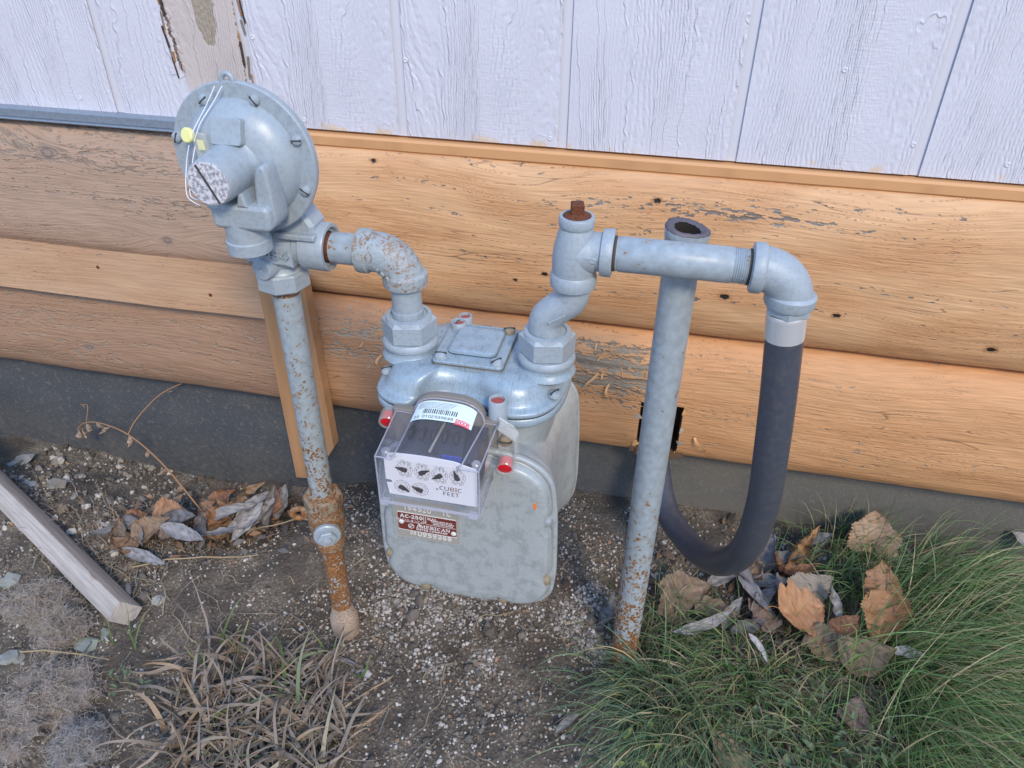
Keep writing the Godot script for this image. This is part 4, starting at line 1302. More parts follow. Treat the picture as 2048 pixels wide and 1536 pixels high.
func meter() -> void:
	var t := thing("gas_meter", "grey cast gas meter with a clear plastic index cover and red nameplate", "gas meter", Vector3(-0.183, 0.24, PZ))
	var st := ST()
	# waisted body between the two covers
	var rings := []
	for l in [[0.312, 0.985], [0.326, 0.975], [0.336, 0.93], [0.352, 0.885], [0.375, 0.86], [0.395, 0.85], [0.415, 0.86], [0.438, 0.885], [0.456, 0.93], [0.466, 0.97], [0.476, 0.98]]:
		rings.append(flat_ring(cover_outline(l[1]), l[0]))
	loft(st, rings, true, true)
	# shoulders that carry the top
	var plan := closed_curve([Vector2(-0.2905, 0.425), Vector2(-0.2855, 0.447), Vector2(-0.268, 0.462), Vector2(-0.247, 0.464), Vector2(-0.233, 0.452), Vector2(-0.205, 0.446), Vector2(-0.172, 0.447), Vector2(-0.150, 0.457), Vector2(-0.128, 0.460), Vector2(-0.104, 0.449), Vector2(-0.089, 0.425), Vector2(-0.0835, 0.39), Vector2(-0.0845, 0.35), Vector2(-0.100, 0.322), Vector2(-0.140, 0.306), Vector2(-0.205, 0.303), Vector2(-0.252, 0.312), Vector2(-0.280, 0.340), Vector2(-0.2905, 0.38)], 5)
	var pc := Vector2(-0.186, 0.385)
	var lv := func(levels: Array) -> Array:
		var out := []
		for l in levels:
			var ring := PackedVector3Array()
			for p in plan:
				var d: Vector2 = p - pc
				var q: Vector2 = pc + d * (1.0 - l[1] / d.length())
				ring.append(Vector3(q.x, l[0], q.y))
			out.append(ring)
		return out
	loft(st, lv.call([[0.425, 0.020], [0.450, 0.016], [0.478, 0.012], [0.4950, 0.008]]), false, false)
	part("body", st, M.meter_body, t)
	st = ST()
	loft(st, lv.call([[0.4945, 0.004], [0.4953, 0.0008], [0.4965, 0.0], [0.5035, 0.0], [0.5048, 0.0015]]), true, false)
	loft(st, lv.call([[0.5048, 0.0035], [0.5065, 0.0035]]), false, false)
	loft(st, lv.call([[0.5064, 0.0015], [0.5072, 0.0002], [0.5105, -0.0004], [0.5127, 0.001], [0.5136, 0.005], [0.5146, 0.0080], [0.5172, 0.0102], [0.5235, 0.0130], [0.5300, 0.0168], [0.5348, 0.0225], [0.5378, 0.031], [0.5388, 0.042]]), false, true)
	var tc := part("top_cover", st, M.meter_top, t)
	st = ST()
	loft(st, lv.call([[0.5046, 0.0036], [0.5067, 0.0036]]), false, false)
	part("gasket", st, M.gasket, tc)
	for p in [[-0.2840, 0.4180, 0.5], [-0.0935, 0.4220, 1.0], [-0.283, 0.362, 0.2], [-0.094, 0.345, 0.4]]:
		slotted(tc, Vector3(p[0], 0.5165, p[1]), Vector3.UP, 0.0068, p[2], M.grey_paint)
	st = ST()
	lettering(st, "18L1.2", 0.0050, Transform3D(Basis(Vector3(1, 0, 0), Vector3(0, 0.05, -1).normalized(), Vector3(0, 1, 0.05).normalized()), Vector3(-0.2500, 0.5335, 0.4400)), 0.0015)
	put("cast_number", st.commit(), M.meter_top, tc)
	union_nut(t, -0.262)
	union_nut(t, -0.108)
	# hatch on the top
	st = ST()
	var flat := Basis(Vector3(1, 0, 0), Vector3(0, 0, -1), Vector3(0, 1, 0))
	var hf := Transform3D(flat, Vector3(-0.1900, 0.5385, 0.3830))
	prism(st, roundrect(-0.0390, -0.0415, 0.0390, 0.0415, 0.006), -0.004, 0.0022, 0.0006, hf)
	prism(st, roundrect(-0.0395, -0.0420, 0.0395, 0.0420, 0.006), 0.0026, 0.0062, 0.0008, hf)
	prism(st, roundrect(-0.0275, -0.0255, 0.0285, 0.0320, 0.009), 0.005, 0.0108, 0.0050, hf, true, 4)
	var hp := part("hatch_plate", st, M.meter_top, t)
	st = ST()
	prism(st, roundrect(-0.0403, -0.0428, 0.0403, 0.0428, 0.006), 0.0020, 0.0029, 0.0002, hf)
	part("seam", st, M.grime, hp, "dirty brown seam round the hatch plate")
	for p in [[-0.031, -0.0335, 0.1], [0.0315, -0.0345, 0.9], [0.0310, 0.0335, 0.3], [-0.0310, 0.0335, 1.4]]:
		slotted(hp, hf * Vector3(p[0], p[1], 0.006), Vector3.UP, 0.0068, p[2], M.brass_bolt if p[0] > 0 and p[1] > 0 else M.grey_paint)
	# wax-filled seal cups
	for p in [[-0.2185, 0.3520, 0.530, 0.5530, 0.0090], [-0.2140, 0.3390, 0.530, 0.5540, 0.0082], [-0.1462, 0.4640, 0.505, 0.5335, 0.0098]]:
		st = ST()
		lathe(st, [Vector2(p[4] * 1.12, p[2]), Vector2(p[4], p[2] + 0.004), Vector2(p[4], p[3] - 0.001), Vector2(p[4] * 0.93, p[3]), Vector2(p[4] * 0.78, p[3]), Vector2(p[4] * 0.74, p[3] - 0.0012), Vector2(p[4] * 0.74, p[3] - 0.004)], 28, T(p[0], 0, p[1]), false, false)
		var cup := part("seal_cup", st, M.cast_paint, t)
		st = ST()
		lathe(st, [Vector2(p[4] * 0.76, p[3] - 0.0035), Vector2(p[4] * 0.70, p[3] - 0.0028), Vector2(p[4] * 0.3, p[3] - 0.0024)], 20, T(p[0], 0, p[1]), false, true)
		part("wax_fill", st, M.dull_red, cup)

	# front and rear covers, their bolts in pockets of the raised panel
	var bolts := [Vector2(-0.0865, 0.3930), Vector2(-0.0845, 0.2985), Vector2(-0.1345, 0.2530), Vector2(-0.2315, 0.2525), Vector2(-0.2735, 0.3000), Vector2(-0.2715, 0.3890), Vector2(-0.1350, 0.4660), Vector2(-0.225, 0.4665)]
	for back in 2:
		st = ST()
		var z0 := 0.4765 if back == 0 else 0.3115
		var s := 1.0 if back == 0 else -1.0
		var o0 := cover_outline(1.0)
		var levels := [[0.0, 0.0010], [0.0008, 0.0], [0.0062, 0.0], [0.0072, 0.0010], [0.0074, 0.0030]]
		rings = []
		for l in levels: rings.append(flat_ring(inset(o0, l[1]), z0 + s * l[0]))
		for l in [[0.0074, -0.0024], [0.0056, -0.0014], [0.0056, 0.0], [0.0074, 0.0006], [0.0148, 0.0016], [0.0168, 0.0040], [0.0177, 0.0075], [0.0182, 0.016]]:
			var ring := PackedVector3Array()
			var ip := inset(o0, 0.0001)
			var cc := Vector2(MX, 0.36)
			for k in o0.size():
				var d: float = 0.0072 + l[1]
				for b in bolts: d += 0.0095 * exp(-pow(o0[k].distance_to(b) / 0.0135, 4))
				var p := o0[k]
				var dd := (p - cc)
				p = cc + dd * (1.0 - d / dd.length())
				ring.append(Vector3(p.x, p.y, z0 + s * l[0]))
			rings.append(ring)
		loft(st, rings, true, true)
		var fc := part("front_cover" if back == 0 else "rear_cover", st, M.meter_body, t)
		if back == 0:
			for k in bolts.size():
				var b: Vector2 = bolts[k]
				var f := along(UPZ, Vector3(b.x, b.y, z0 + 0.0070))
				st = ST()
				lathe(st, [Vector2(0.0064, 0.0), Vector2(0.0064, 0.0050), Vector2(0.0052, 0.0072), Vector2(0.0025, 0.0082)], 18, f, false, true)
				part("bolt", st, M.brass_bolt if k in [1, 2, 3, 4] else M.bolt, fc)
			st = ST()
			loft(st, [flat_ring(inset(o0, 0.0012), z0 - 0.0016), flat_ring(inset(o0, 0.0012), z0 + 0.0004)], false, false)
			part("gasket", st, M.gasket, fc)
			st = ST()
			lathe(st, [Vector2(0.0026, 0.0), Vector2(0.0022, 0.0004)], 16, Transform3D(Basis(Vector3(0.8, 0, 0), Vector3(0, 0, 1), Vector3(0, -2.1, 0)), Vector3(-0.0985, 0.4205, z0 + 0.0181)), false, true)
			part("orange_mark", st, M.orange, fc)
	nameplate(t)
	index(t)


func nameplate(t: Node3D) -> void:
	var z := 0.4945
	var st := ST()
	prism(st, roundrect(-0.2625, 0.3395, -0.1800, 0.405, 0.0055), z - 0.002, z + 0.0016, 0.0010, Transform3D.IDENTITY, true, 2)
	part("plate_rim", st, M.meter_body, t)
	st = ST()
	prism(st, roundrect(-0.2592, 0.3432, -0.1838, 0.403, 0.004), z, z + 0.0021, 0.0003)
	var p := part("nameplate", st, M.plate_metal, t)
	var zf := z + 0.0023
	st = ST()
	prism(st, roundrect(-0.2558, 0.3552, -0.1870, 0.3818, 0.003), zf - 0.0008, zf + 0.0002, 0.0001)
	var en := part("red_field", st, M.enamel, p)
	var ze := zf + 0.0003
	st = ST()
	for q in [[-0.2250, 0.3695, -0.2244, 0.3808], [-0.2228, 0.3695, -0.2222, 0.3808], [-0.2555, 0.3684, -0.2250, 0.3688], [-0.2222, 0.3684, -0.1874, 0.3688]]:
		bx(st, Vector3(q[0], q[1], ze - 0.0002), Vector3(q[2], q[3], ze + 0.0002), 0.0)
	for q in [[-0.2558, 0.3819, -0.1870, 0.3824], [-0.2558, 0.3546, -0.1870, 0.3551]]:
		bx(st, Vector3(q[0], q[1], zf - 0.0004), Vector3(q[2], q[3], zf + 0.0005), 0.0)
	part("border_line", st, M.silver, p)
	st = ST()
	lettering(st, "194520  TC", 0.0068, T(-0.2205, 0.3900, zf), 0.0007, "Droid Sans Mono", false, 1.0)
	put("stamped_number", st.commit(), M.silver, p)
	st = ST()
	lettering(st, "03", 0.0042, T(-0.2390, 0.3508, zf), 0.0007, "Droid Sans Mono", true, 1.1)
	lettering(st, "U959368", 0.0066, T(-0.2130, 0.3506, zf), 0.0007, "Droid Sans Mono", true, 1.08)
	put("stamped_number", st.commit(), M.silver, p)
	st = ST()
	lettering(st, "AC-250", 0.0052, T(-0.2395, 0.3768, ze), 0.0004, "Droid Sans", true, 1.15)
	lettering(st, "250 C.F.H. @ 1/2\" diff.", 0.0022, T(-0.2400, 0.3708, ze), 0.0003, "Droid Sans", false, 1.15)
	lettering(st, "MAL", 0.0036, T(-0.2150, 0.3778, ze), 0.0003, "Droid Serif", true)
	lettering(st, "A", 0.0066, T(-0.2312, 0.3642, ze), 0.0004, "Droid Serif", true)
	lettering(st, "MERICAN", 0.0046, T(-0.2120, 0.3636, ze), 0.0004, "Droid Serif", true, 1.15)
	lettering(st, "METER COMPANY", 0.0027, T(-0.2160, 0.3585, ze), 0.0003, "Droid Sans", true, 1.2)
	put("raised_lettering", st.commit(), M.silver, en)
	st = ST()
	rng.seed = 9
	for l in 3:   # worn lines that can no longer be read
		var x := -0.2170 + 0.0015 * l
		while x < -0.1905:
			var w := rng.randf_range(0.0008, 0.0024)
			bx(st, Vector3(x, 0.3752 - 0.0024 * l, ze - 0.0002), Vector3(x + w, 0.3764 - 0.0024 * l, ze + 0.0002), 0.0)
			x += w + rng.randf_range(0.0004, 0.0012)
	part("worn_print", st, M.silver, en)
	st = ST()
	lathe(st, [Vector2(0.0036, 0.0), Vector2(0.0036, 0.0004), Vector2(0.0029, 0.0004), Vector2(0.0029, 0.0001)], 24, along(UPZ, Vector3(-0.2405, 0.3622, ze - 0.0001)), false, false)
	bx(st, Vector3(-0.0026, -0.0004, 0), Vector3(0.0026, 0.0004, 0.0004), 0.0, Transform3D(Basis(UPZ, 0.75), Vector3(-0.2405, 0.3622, ze - 0.0001)))
	bx(st, Vector3(-0.0012, -0.0004, 0), Vector3(0.0012, 0.0004, 0.0004), 0.0, Transform3D(Basis(UPZ, -0.75), Vector3(-0.2418, 0.3616, ze - 0.00005)))
	part("round_emblem", st, M.silver, en)
	for q in [[-0.2518, 0.3672], [-0.1902, 0.3608]]:
		st = ST()
		lathe(st, [Vector2(0.0032, 0.0), Vector2(0.0030, 0.0010), Vector2(0.0018, 0.0017), Vector2(0.0004, 0.0018)], 18, along(UPZ, Vector3(q[0], q[1], zf)), false, true)
		part("rivet", st, M.silver, p)


func dome_y(x: float, z: float) -> float:   # top of the cover's raised middle
	var k := clampf((z - 0.475) / (0.556 - 0.475), 0.0, 1.0)
	var l := lerpf(-0.2335, -0.2300, k)
	var r := lerpf(-0.1575, -0.1625, k)
	var m := (l + r) * 0.5
	var hgt := lerpf(0.0245, 0.0, pow(k, 1.25))
	return lerpf(0.5085, 0.5135, k) + hgt * pow(maxf(0.0, 1.0 - pow(absf((x - m) / ((r - l) * 0.5)), 3.2)), 0.5)


func index_ring(z: float, grow := 0.0) -> PackedVector3Array:
	var k := clampf((z - 0.475) / (0.556 - 0.475), 0.0, 1.0)
	var x0 := lerpf(-0.2545, -0.2475, k) - grow
	var x1 := lerpf(-0.1440, -0.1435, k) + grow
	var yb := lerpf(0.4500, 0.4535, k) - grow
	var ys := lerpf(0.5085, 0.5135, k) + grow
	var l := lerpf(-0.2335, -0.2300, k)
	var r := lerpf(-0.1575, -0.1625, k)
	var out := PackedVector3Array([Vector3(x0, yb, z), Vector3(x1, yb, z), Vector3(x1, ys, z)])
	for i in 25:
		var t := i / 24.0
		var x := (l + r) * 0.5 + (r - l) * 0.5 * cos(PI * t)
		out.append(Vector3(x, dome_y(x, z) + grow, z))
	out.append(Vector3(x0, ys, z))
	return out


func arc_text(st: SurfaceTool, s: String, c: Vector2, z: float, r: float, mid: float, each: float, h: float, upright := true) -> void:
	for k in s.length():
		var a := mid + (each if not upright else -each) * (k - (s.length() - 1) * 0.5)
		var at := Vector3(c.x + r * cos(a), c.y + r * sin(a), z)
		lettering(st, s[k], h, Transform3D(Basis(UPZ, (a - PI / 2) if upright else (a + PI / 2)), at), 0.0001)


func index(t: Node3D) -> void:
	# the back frame, the dial plate with its printed rings and pointers, then the clear cover
	var st := ST()
	var fr := index_ring(0.475, 0.0035)
	var poly := PackedVector2Array()
	for p in fr: poly.append(Vector2(p.x, p.y))
	prism(st, poly, 0.4665, 0.4755, 0.0012)
	var box := part("index_frame", st, M.gasket, t)
	st = ST()
	bx(st, Vector3(-0.236, 0.4560, 0.4755), Vector3(-0.153, 0.5050, 0.535), 0.002)
	var mech := part("counter_housing", st, M.mechanism, t)
	st = ST()
	for k in 5:
		lathe(st, [Vector2(0.0085, 0), Vector2(0.0090, 0.0006), Vector2(0.0090, 0.0026), Vector2(0.0085, 0.0032)], 20, along(Vector3(1, 0, 0), Vector3(-0.228 + 0.012 * k, 0.506, 0.505)))
	part("counter_wheel", st, M.black, mech)
	st = ST()
	for k in 9: bx(st, Vector3(-0.1865 + 0.0024 * k, 0.5045, 0.5355), Vector3(-0.1850 + 0.0024 * k, 0.5105, 0.5375), 0.0002)
	part("gear_teeth", st, M.reflected_blue, mech)
	st = ST()
	tube(st, [Vector3(-0.1985, 0.508, 0.482), Vector3(-0.1985, 0.512, 0.536)], [0.0014], 10)
	part("spindle", st, M.plate_metal, mech)
	var z := 0.5465
	st = ST()
	var pts := PackedVector2Array([Vector2(-0.2405, 0.4575), Vector2(-0.1480, 0.4575), Vector2(-0.1480, 0.5062), Vector2(-0.1590, 0.5090), Vector2(-0.168, 0.5118)])
	for k in 7: pts.append(Vector2(-0.1720 - 0.0095 * k, 0.5125 + 0.0010 * sin(PI * k / 6.0)))
	pts.append_array(PackedVector2Array([Vector2(-0.2385, 0.5110), Vector2(-0.2405, 0.5030), Vector2(-0.2430, 0.5030), Vector2(-0.2430, 0.4770), Vector2(-0.2375, 0.4765), Vector2(-0.2365, 0.4745), Vector2(-0.2375, 0.4725), Vector2(-0.2425, 0.4720)]))
	prism(st, pts, z - 0.0014, z, 0.0001)
	var plate := part("dial_plate", st, M.dial_white, t)
	var zp := z + 0.00012
	var text := ST()
	var faint := ST()
	var rings := ST()
	var marks := ["1,000,000", "100,000", "10,000", "1,000"]
	var cs := [Vector2(-0.2219, 0.4943), Vector2(-0.2038, 0.4933), Vector2(-0.1857, 0.4930), Vector2(-0.1676, 0.4938), Vector2(-0.2262, 0.4702), Vector2(-0.2069, 0.4700)]
	var ang := [2.95, 0.52, 3.72, 1.88, -0.55, 2.72]
	for k in 6:
		var c: Vector2 = cs[k]
		for ro in ([0.0083] if k < 4 else [0.0083, 0.0058]):
			lathe(rings, [Vector2(ro, 0.0), Vector2(ro, 0.0001), Vector2(ro - 0.00024, 0.0001), Vector2(ro - 0.00024, 0.0)], 40, along(UPZ, Vector3(c.x, c.y, zp)), false, false)
		for d in 10:
			var a: float = PI / 2 + (1.0 if k % 2 == 0 else -1.0) * TAU * d / 10.0
			if k < 4:
				lettering(text, str(d), 0.0023, T(c.x + 0.0061 * cos(a), c.y + 0.0061 * sin(a), zp), 0.0001)
			else:
				bx(rings, Vector3(0.0066, -0.0001, 0), Vector3(0.0083, 0.0001, 0.0001), 0.0, Transform3D(Basis(UPZ, a), Vector3(c.x, c.y, zp)))
		if k < 4:
			arc_text(faint, marks[k], c, zp, 0.0101, PI / 2, 0.175, 0.0017)
			arc_text(faint, "PER REV", c, zp, 0.0101, -PI / 2, 0.20, 0.0015, false)
			bx(rings, Vector3(-0.0003, 0.0076, 0), Vector3(0.0003, 0.0092, 0.0001), 0.0, T(c.x, c.y, zp))
		# pointer
		st = ST()
		var f := Transform3D(Basis(UPZ, ang[k]), Vector3(c.x, c.y, zp + 0.0012))
		prism(st, PackedVector2Array([Vector2(0.0092, -0.0004), Vector2(0.0092, 0.0004), Vector2(0.0055, 0.0008), Vector2(0.0026, 0.0026), Vector2(0.0006, 0.0021), Vector2(-0.0010, 0.0028), Vector2(-0.0030, 0.0020), Vector2(-0.0030, -0.0020), Vector2(-0.0010, -0.0028), Vector2(0.0006, -0.0021), Vector2(0.0026, -0.0026), Vector2(0.0055, -0.0008)]), 0.0, 0.0010, 0.0001, f)
		cyl(st, Vector3(c.x, c.y, zp), UPZ, 0.0016, 0.0030, 0.0003, 12)
		part("pointer", st, M.black, plate)
	lettering(text, "CUBIC", 0.0048, T(-0.1753, 0.4760, zp), 0.00012, "Droid Sans", false, 1.25)
	lettering(text, "FEET", 0.0048, T(-0.1752, 0.4692, zp), 0.00012, "Droid Sans", false, 1.25)
	lettering(text, "B172", 0.0018, T(-0.2335, 0.5082, zp), 0.0001)
	lettering(text, "26", 0.0018, T(-0.1672, 0.5068, zp), 0.0001)
	put("printed_text", text.commit(), M.print, plate)
	put("printed_scale", faint.commit(), M.print_grey, plate)
	part("dial_ring", rings, M.print, plate)
	st = ST()
	cyl(st, Vector3(-0.1893, 0.4738, zp), UPZ, 0.0011, 0.0002, 0.00005, 14)
	part("green_dot", st, M.green_dot, plate)
	st = ST()
	prism(st, ngon(0.0012, 12), 0.0, 0.0001, 0.0, Transform3D(Basis.from_scale(Vector3(0.7, 1.3, 1)), Vector3(-0.1722, 0.4760, zp + 0.00012)))
	part("orange_fleck", st, M.orange, plate)
	for q in [[-0.1505, 0.4595], [-0.2395, 0.4600]]:
		st = ST()
		lathe(st, [Vector2(0.0014, 0), Vector2(0.0012, 0.0008), Vector2(0.0004, 0.0011)], 12, along(UPZ, Vector3(q[0], q[1], zp)), false, true)
		part("rivet", st, M.silver, plate)

	# clear cover: walls, thick rims and corner blocks
	st = ST()
	var rr := []
	for k in 10: rr.append(index_ring(0.4756 + (0.5562 - 0.4756) * k / 9.0))
	loft(st, rr, false, false, 1.0, false)
	var front := rr[-1] as PackedVector3Array
	var fp := PackedVector2Array()
	for p in front: fp.append(Vector2(p.x, p.y))
	var tri := Geometry2D.triangulate_polygon(fp)
	for k in tri.size():
		st.set_smooth_group(-1)
		st.set_uv(fp[tri[k]])
		st.add_vertex(Vector3(fp[tri[k]].x, fp[tri[k]].y, 0.5562))
	var cover := part("index_cover", st, M.cover, t, "clear lavender plastic cover over the dials")
	st = ST()
	var b := rr[0] as PackedVector3Array
	var n := front.size()
	for pr in [[front[0], front[1]], [front[1], front[2]], [front[0], front[n - 1]], [front[0], b[0]], [front[1], b[1]], [front[2], b[2]], [front[n - 1], b[n - 1]], [b[2], b[3]], [b[n - 1], b[n - 2]], [front[2], front[3]], [front[n - 1], front[n - 2]]]:
		tube(st, [pr[0], pr[1]], [0.0009], 8)
	var ridge := []
	for k in range(3, n - 1): ridge.append(b[k] + Vector3(0, 0.0006, 0.0010))
	tube(st, ridge, [0.0011], 8)
	var lefts := []
	var rights := []
	for k in 10:
		lefts.append((rr[k] as PackedVector3Array)[n - 2])
		rights.append((rr[k] as PackedVector3Array)[3])
	tube(st, lefts, [0.0010], 8)
	tube(st, rights, [0.0010], 8)
	part("cover_edge", st, M.cover_edge, cover)
	st = ST()
	for q in [[-0.247, -0.2385], [-0.1545, -0.1445]]:
		bx(st, Vector3(q[0], 0.4515, 0.549), Vector3(q[1], 0.4545, 0.5590), 0.0006)
	for q in [-0.2425, -0.1500]:
		cyl(st, Vector3(q, 0.503, 0.5400), Vector3(0, 1, 0.1), 0.0046, 0.0080, 0.0012, 20)
	part("cover_block", st, M.cover_edge, cover)
	st = ST()
	bx(st, Vector3(-0.247, 0.4545, 0.5566), Vector3(-0.144, 0.4575, 0.5580), 0.0004)
	part("lower_lip", st, M.cover_edge, cover)

	# paper label on the raised middle
	var lab := func(u: float, v: float, lift: float) -> Vector3:
		var zz := lerpf(0.4800, 0.5060, v)
		var xx := lerpf(-0.2270 - 0.0010 * v, -0.1640, u)
		return Vector3(xx, dome_y(xx, zz) + lift, zz)
	st = ST()
	for j in 6:
		for i in 16:
			var a := [[i, j], [i + 1, j], [i + 1, j + 1], [i, j], [i + 1, j + 1], [i, j + 1]]
			for q in a:
				st.set_smooth_group(3)
				st.set_uv(Vector2(q[0] / 16.0, q[1] / 6.0))
				st.add_vertex(lab.call(q[0] / 16.0, q[1] / 6.0, 0.0007))
	var paper := part("paper_label", st, M.label_white, cover, "white paper label with a barcode")
	st = ST()
	rng.seed = 77
	var u := 0.17
	while u < 0.72:
		var w := rng.randf_range(0.006, 0.020)
		quad(st, lab.call(u, 0.70, 0.0009), lab.call(u + w, 0.70, 0.0009), lab.call(u + w, 0.46, 0.0009), lab.call(u, 0.46, 0.0009))
		u += w + rng.randf_range(0.010, 0.022)
	part("barcode", st, M.print, paper)
	st = ST()
	var put_text := func(into: SurfaceTool, s: String, uu: float, vv: float, h: float) -> void:
		var p: Vector3 = lab.call(uu, vv, 0.0009)
		var dx: Vector3 = (lab.call(uu + 0.02, vv, 0.0009) - p).normalized()
		var dz: Vector3 = (p - lab.call(uu, vv + 0.02, 0.0009)).normalized()
		lettering(into, s, h, Transform3D(Basis(dx, dz, dx.cross(dz)).orthonormalized(), p), 0.0001, "Droid Sans", false, 1.25)
	var num := "0102939648"
	for k in num.length(): put_text.call(st, num[k], 0.205 + 0.052 * k, 0.860, 0.0034)
	for k in 2: put_text.call(st, "20"[k], 0.07 + 0.045 * k, 0.86, 0.0030)
	put("printed_number", st.commit(), M.print, paper)
	st = ST()
	for l in 5:   # print too small to read
		var uu := 0.06
		while uu < 0.70 - 0.03 * l:
			var w := rng.randf_range(0.008, 0.03)
			quad(st, lab.call(uu, 0.135 + 0.07 * l, 0.0009), lab.call(uu + w, 0.135 + 0.07 * l, 0.0009), lab.call(uu + w, 0.105 + 0.07 * l, 0.0009), lab.call(uu, 0.105 + 0.07 * l, 0.0009))
			uu += w + 0.008
	part("fine_print", st, M.print_grey, paper)
	st = ST()
	for i in 4:
		quad(st, lab.call(0.74 + 0.055 * i, 1.06, 0.0010), lab.call(0.795 + 0.055 * i, 1.06, 0.0010), lab.call(0.795 + 0.055 * i, 0.80, 0.0010), lab.call(0.74 + 0.055 * i, 0.80, 0.0010))
	var pk := part("pink_box", st, M.pink, paper)
	st = ST()
	for k in 4:
		var p: Vector3 = lab.call(0.775 + 0.050 * k, 0.93, 0.0012)
		put_text.call(st, "500G"[k], 0.775 + 0.050 * k, 0.93, 0.0040)
	var wt := st.commit()
	put("white_text", wt, M.label_white, pk, T(0, 0.0004, 0))

	# seals at both sides
	for q in [[-0.2655, 0.4930, 0.474], [-0.1306, 0.4745, 0.4985]]:
		var dirv := Vector3(0.10, -0.18, 1.0)
		st = ST()
		lathe(st, [Vector2(0.0096, -0.010), Vector2(0.0096, 0.0035), Vector2(0.0088, 0.0045), Vector2(0.0078, 0.0045), Vector2(0.0074, 0.0030)], 28, along(dirv, Vector3(q[0], q[1], q[2])), false, false)
		var cap := part("seal_cap", st, M.tag_clear, t, "clear seal cap with a red plug")
		st = ST()
		lathe(st, [Vector2(0.0074, -0.008), Vector2(0.0074, 0.0026), Vector2(0.0040, 0.0031), Vector2(0.0012, 0.0036)], 24, along(dirv, Vector3(q[0], q[1], q[2])), false, true)
		part("red_plug", st, M.red, cap)
	st = ST()
	prism(st, PackedVector2Array([Vector2(-0.1430, 0.452), Vector2(-0.1215, 0.452), Vector2(-0.1205, 0.503), Vector2(-0.1265, 0.512), Vector2(-0.1420, 0.521)]), 0.476, 0.4785, 0.0006)
	bx(st, Vector3(-0.010, -0.0012, -0.006), Vector3(0.012, 0.0012, 0.008), 0.0004, Transform3D(Basis(UPZ, -0.62), Vector3(-0.1320, 0.511, 0.484)))
	bx(st, Vector3(-0.1228, 0.455, 0.4785), Vector3(-0.1210, 0.503, 0.490), 0.0003)
	var br := part("seal_bracket", st, M.tag_clear, t)
	slotted(br, Vector3(-0.1335, 0.4945, 0.479), UPZ, 0.0070, 0.1, M.brass_bolt, "screw")


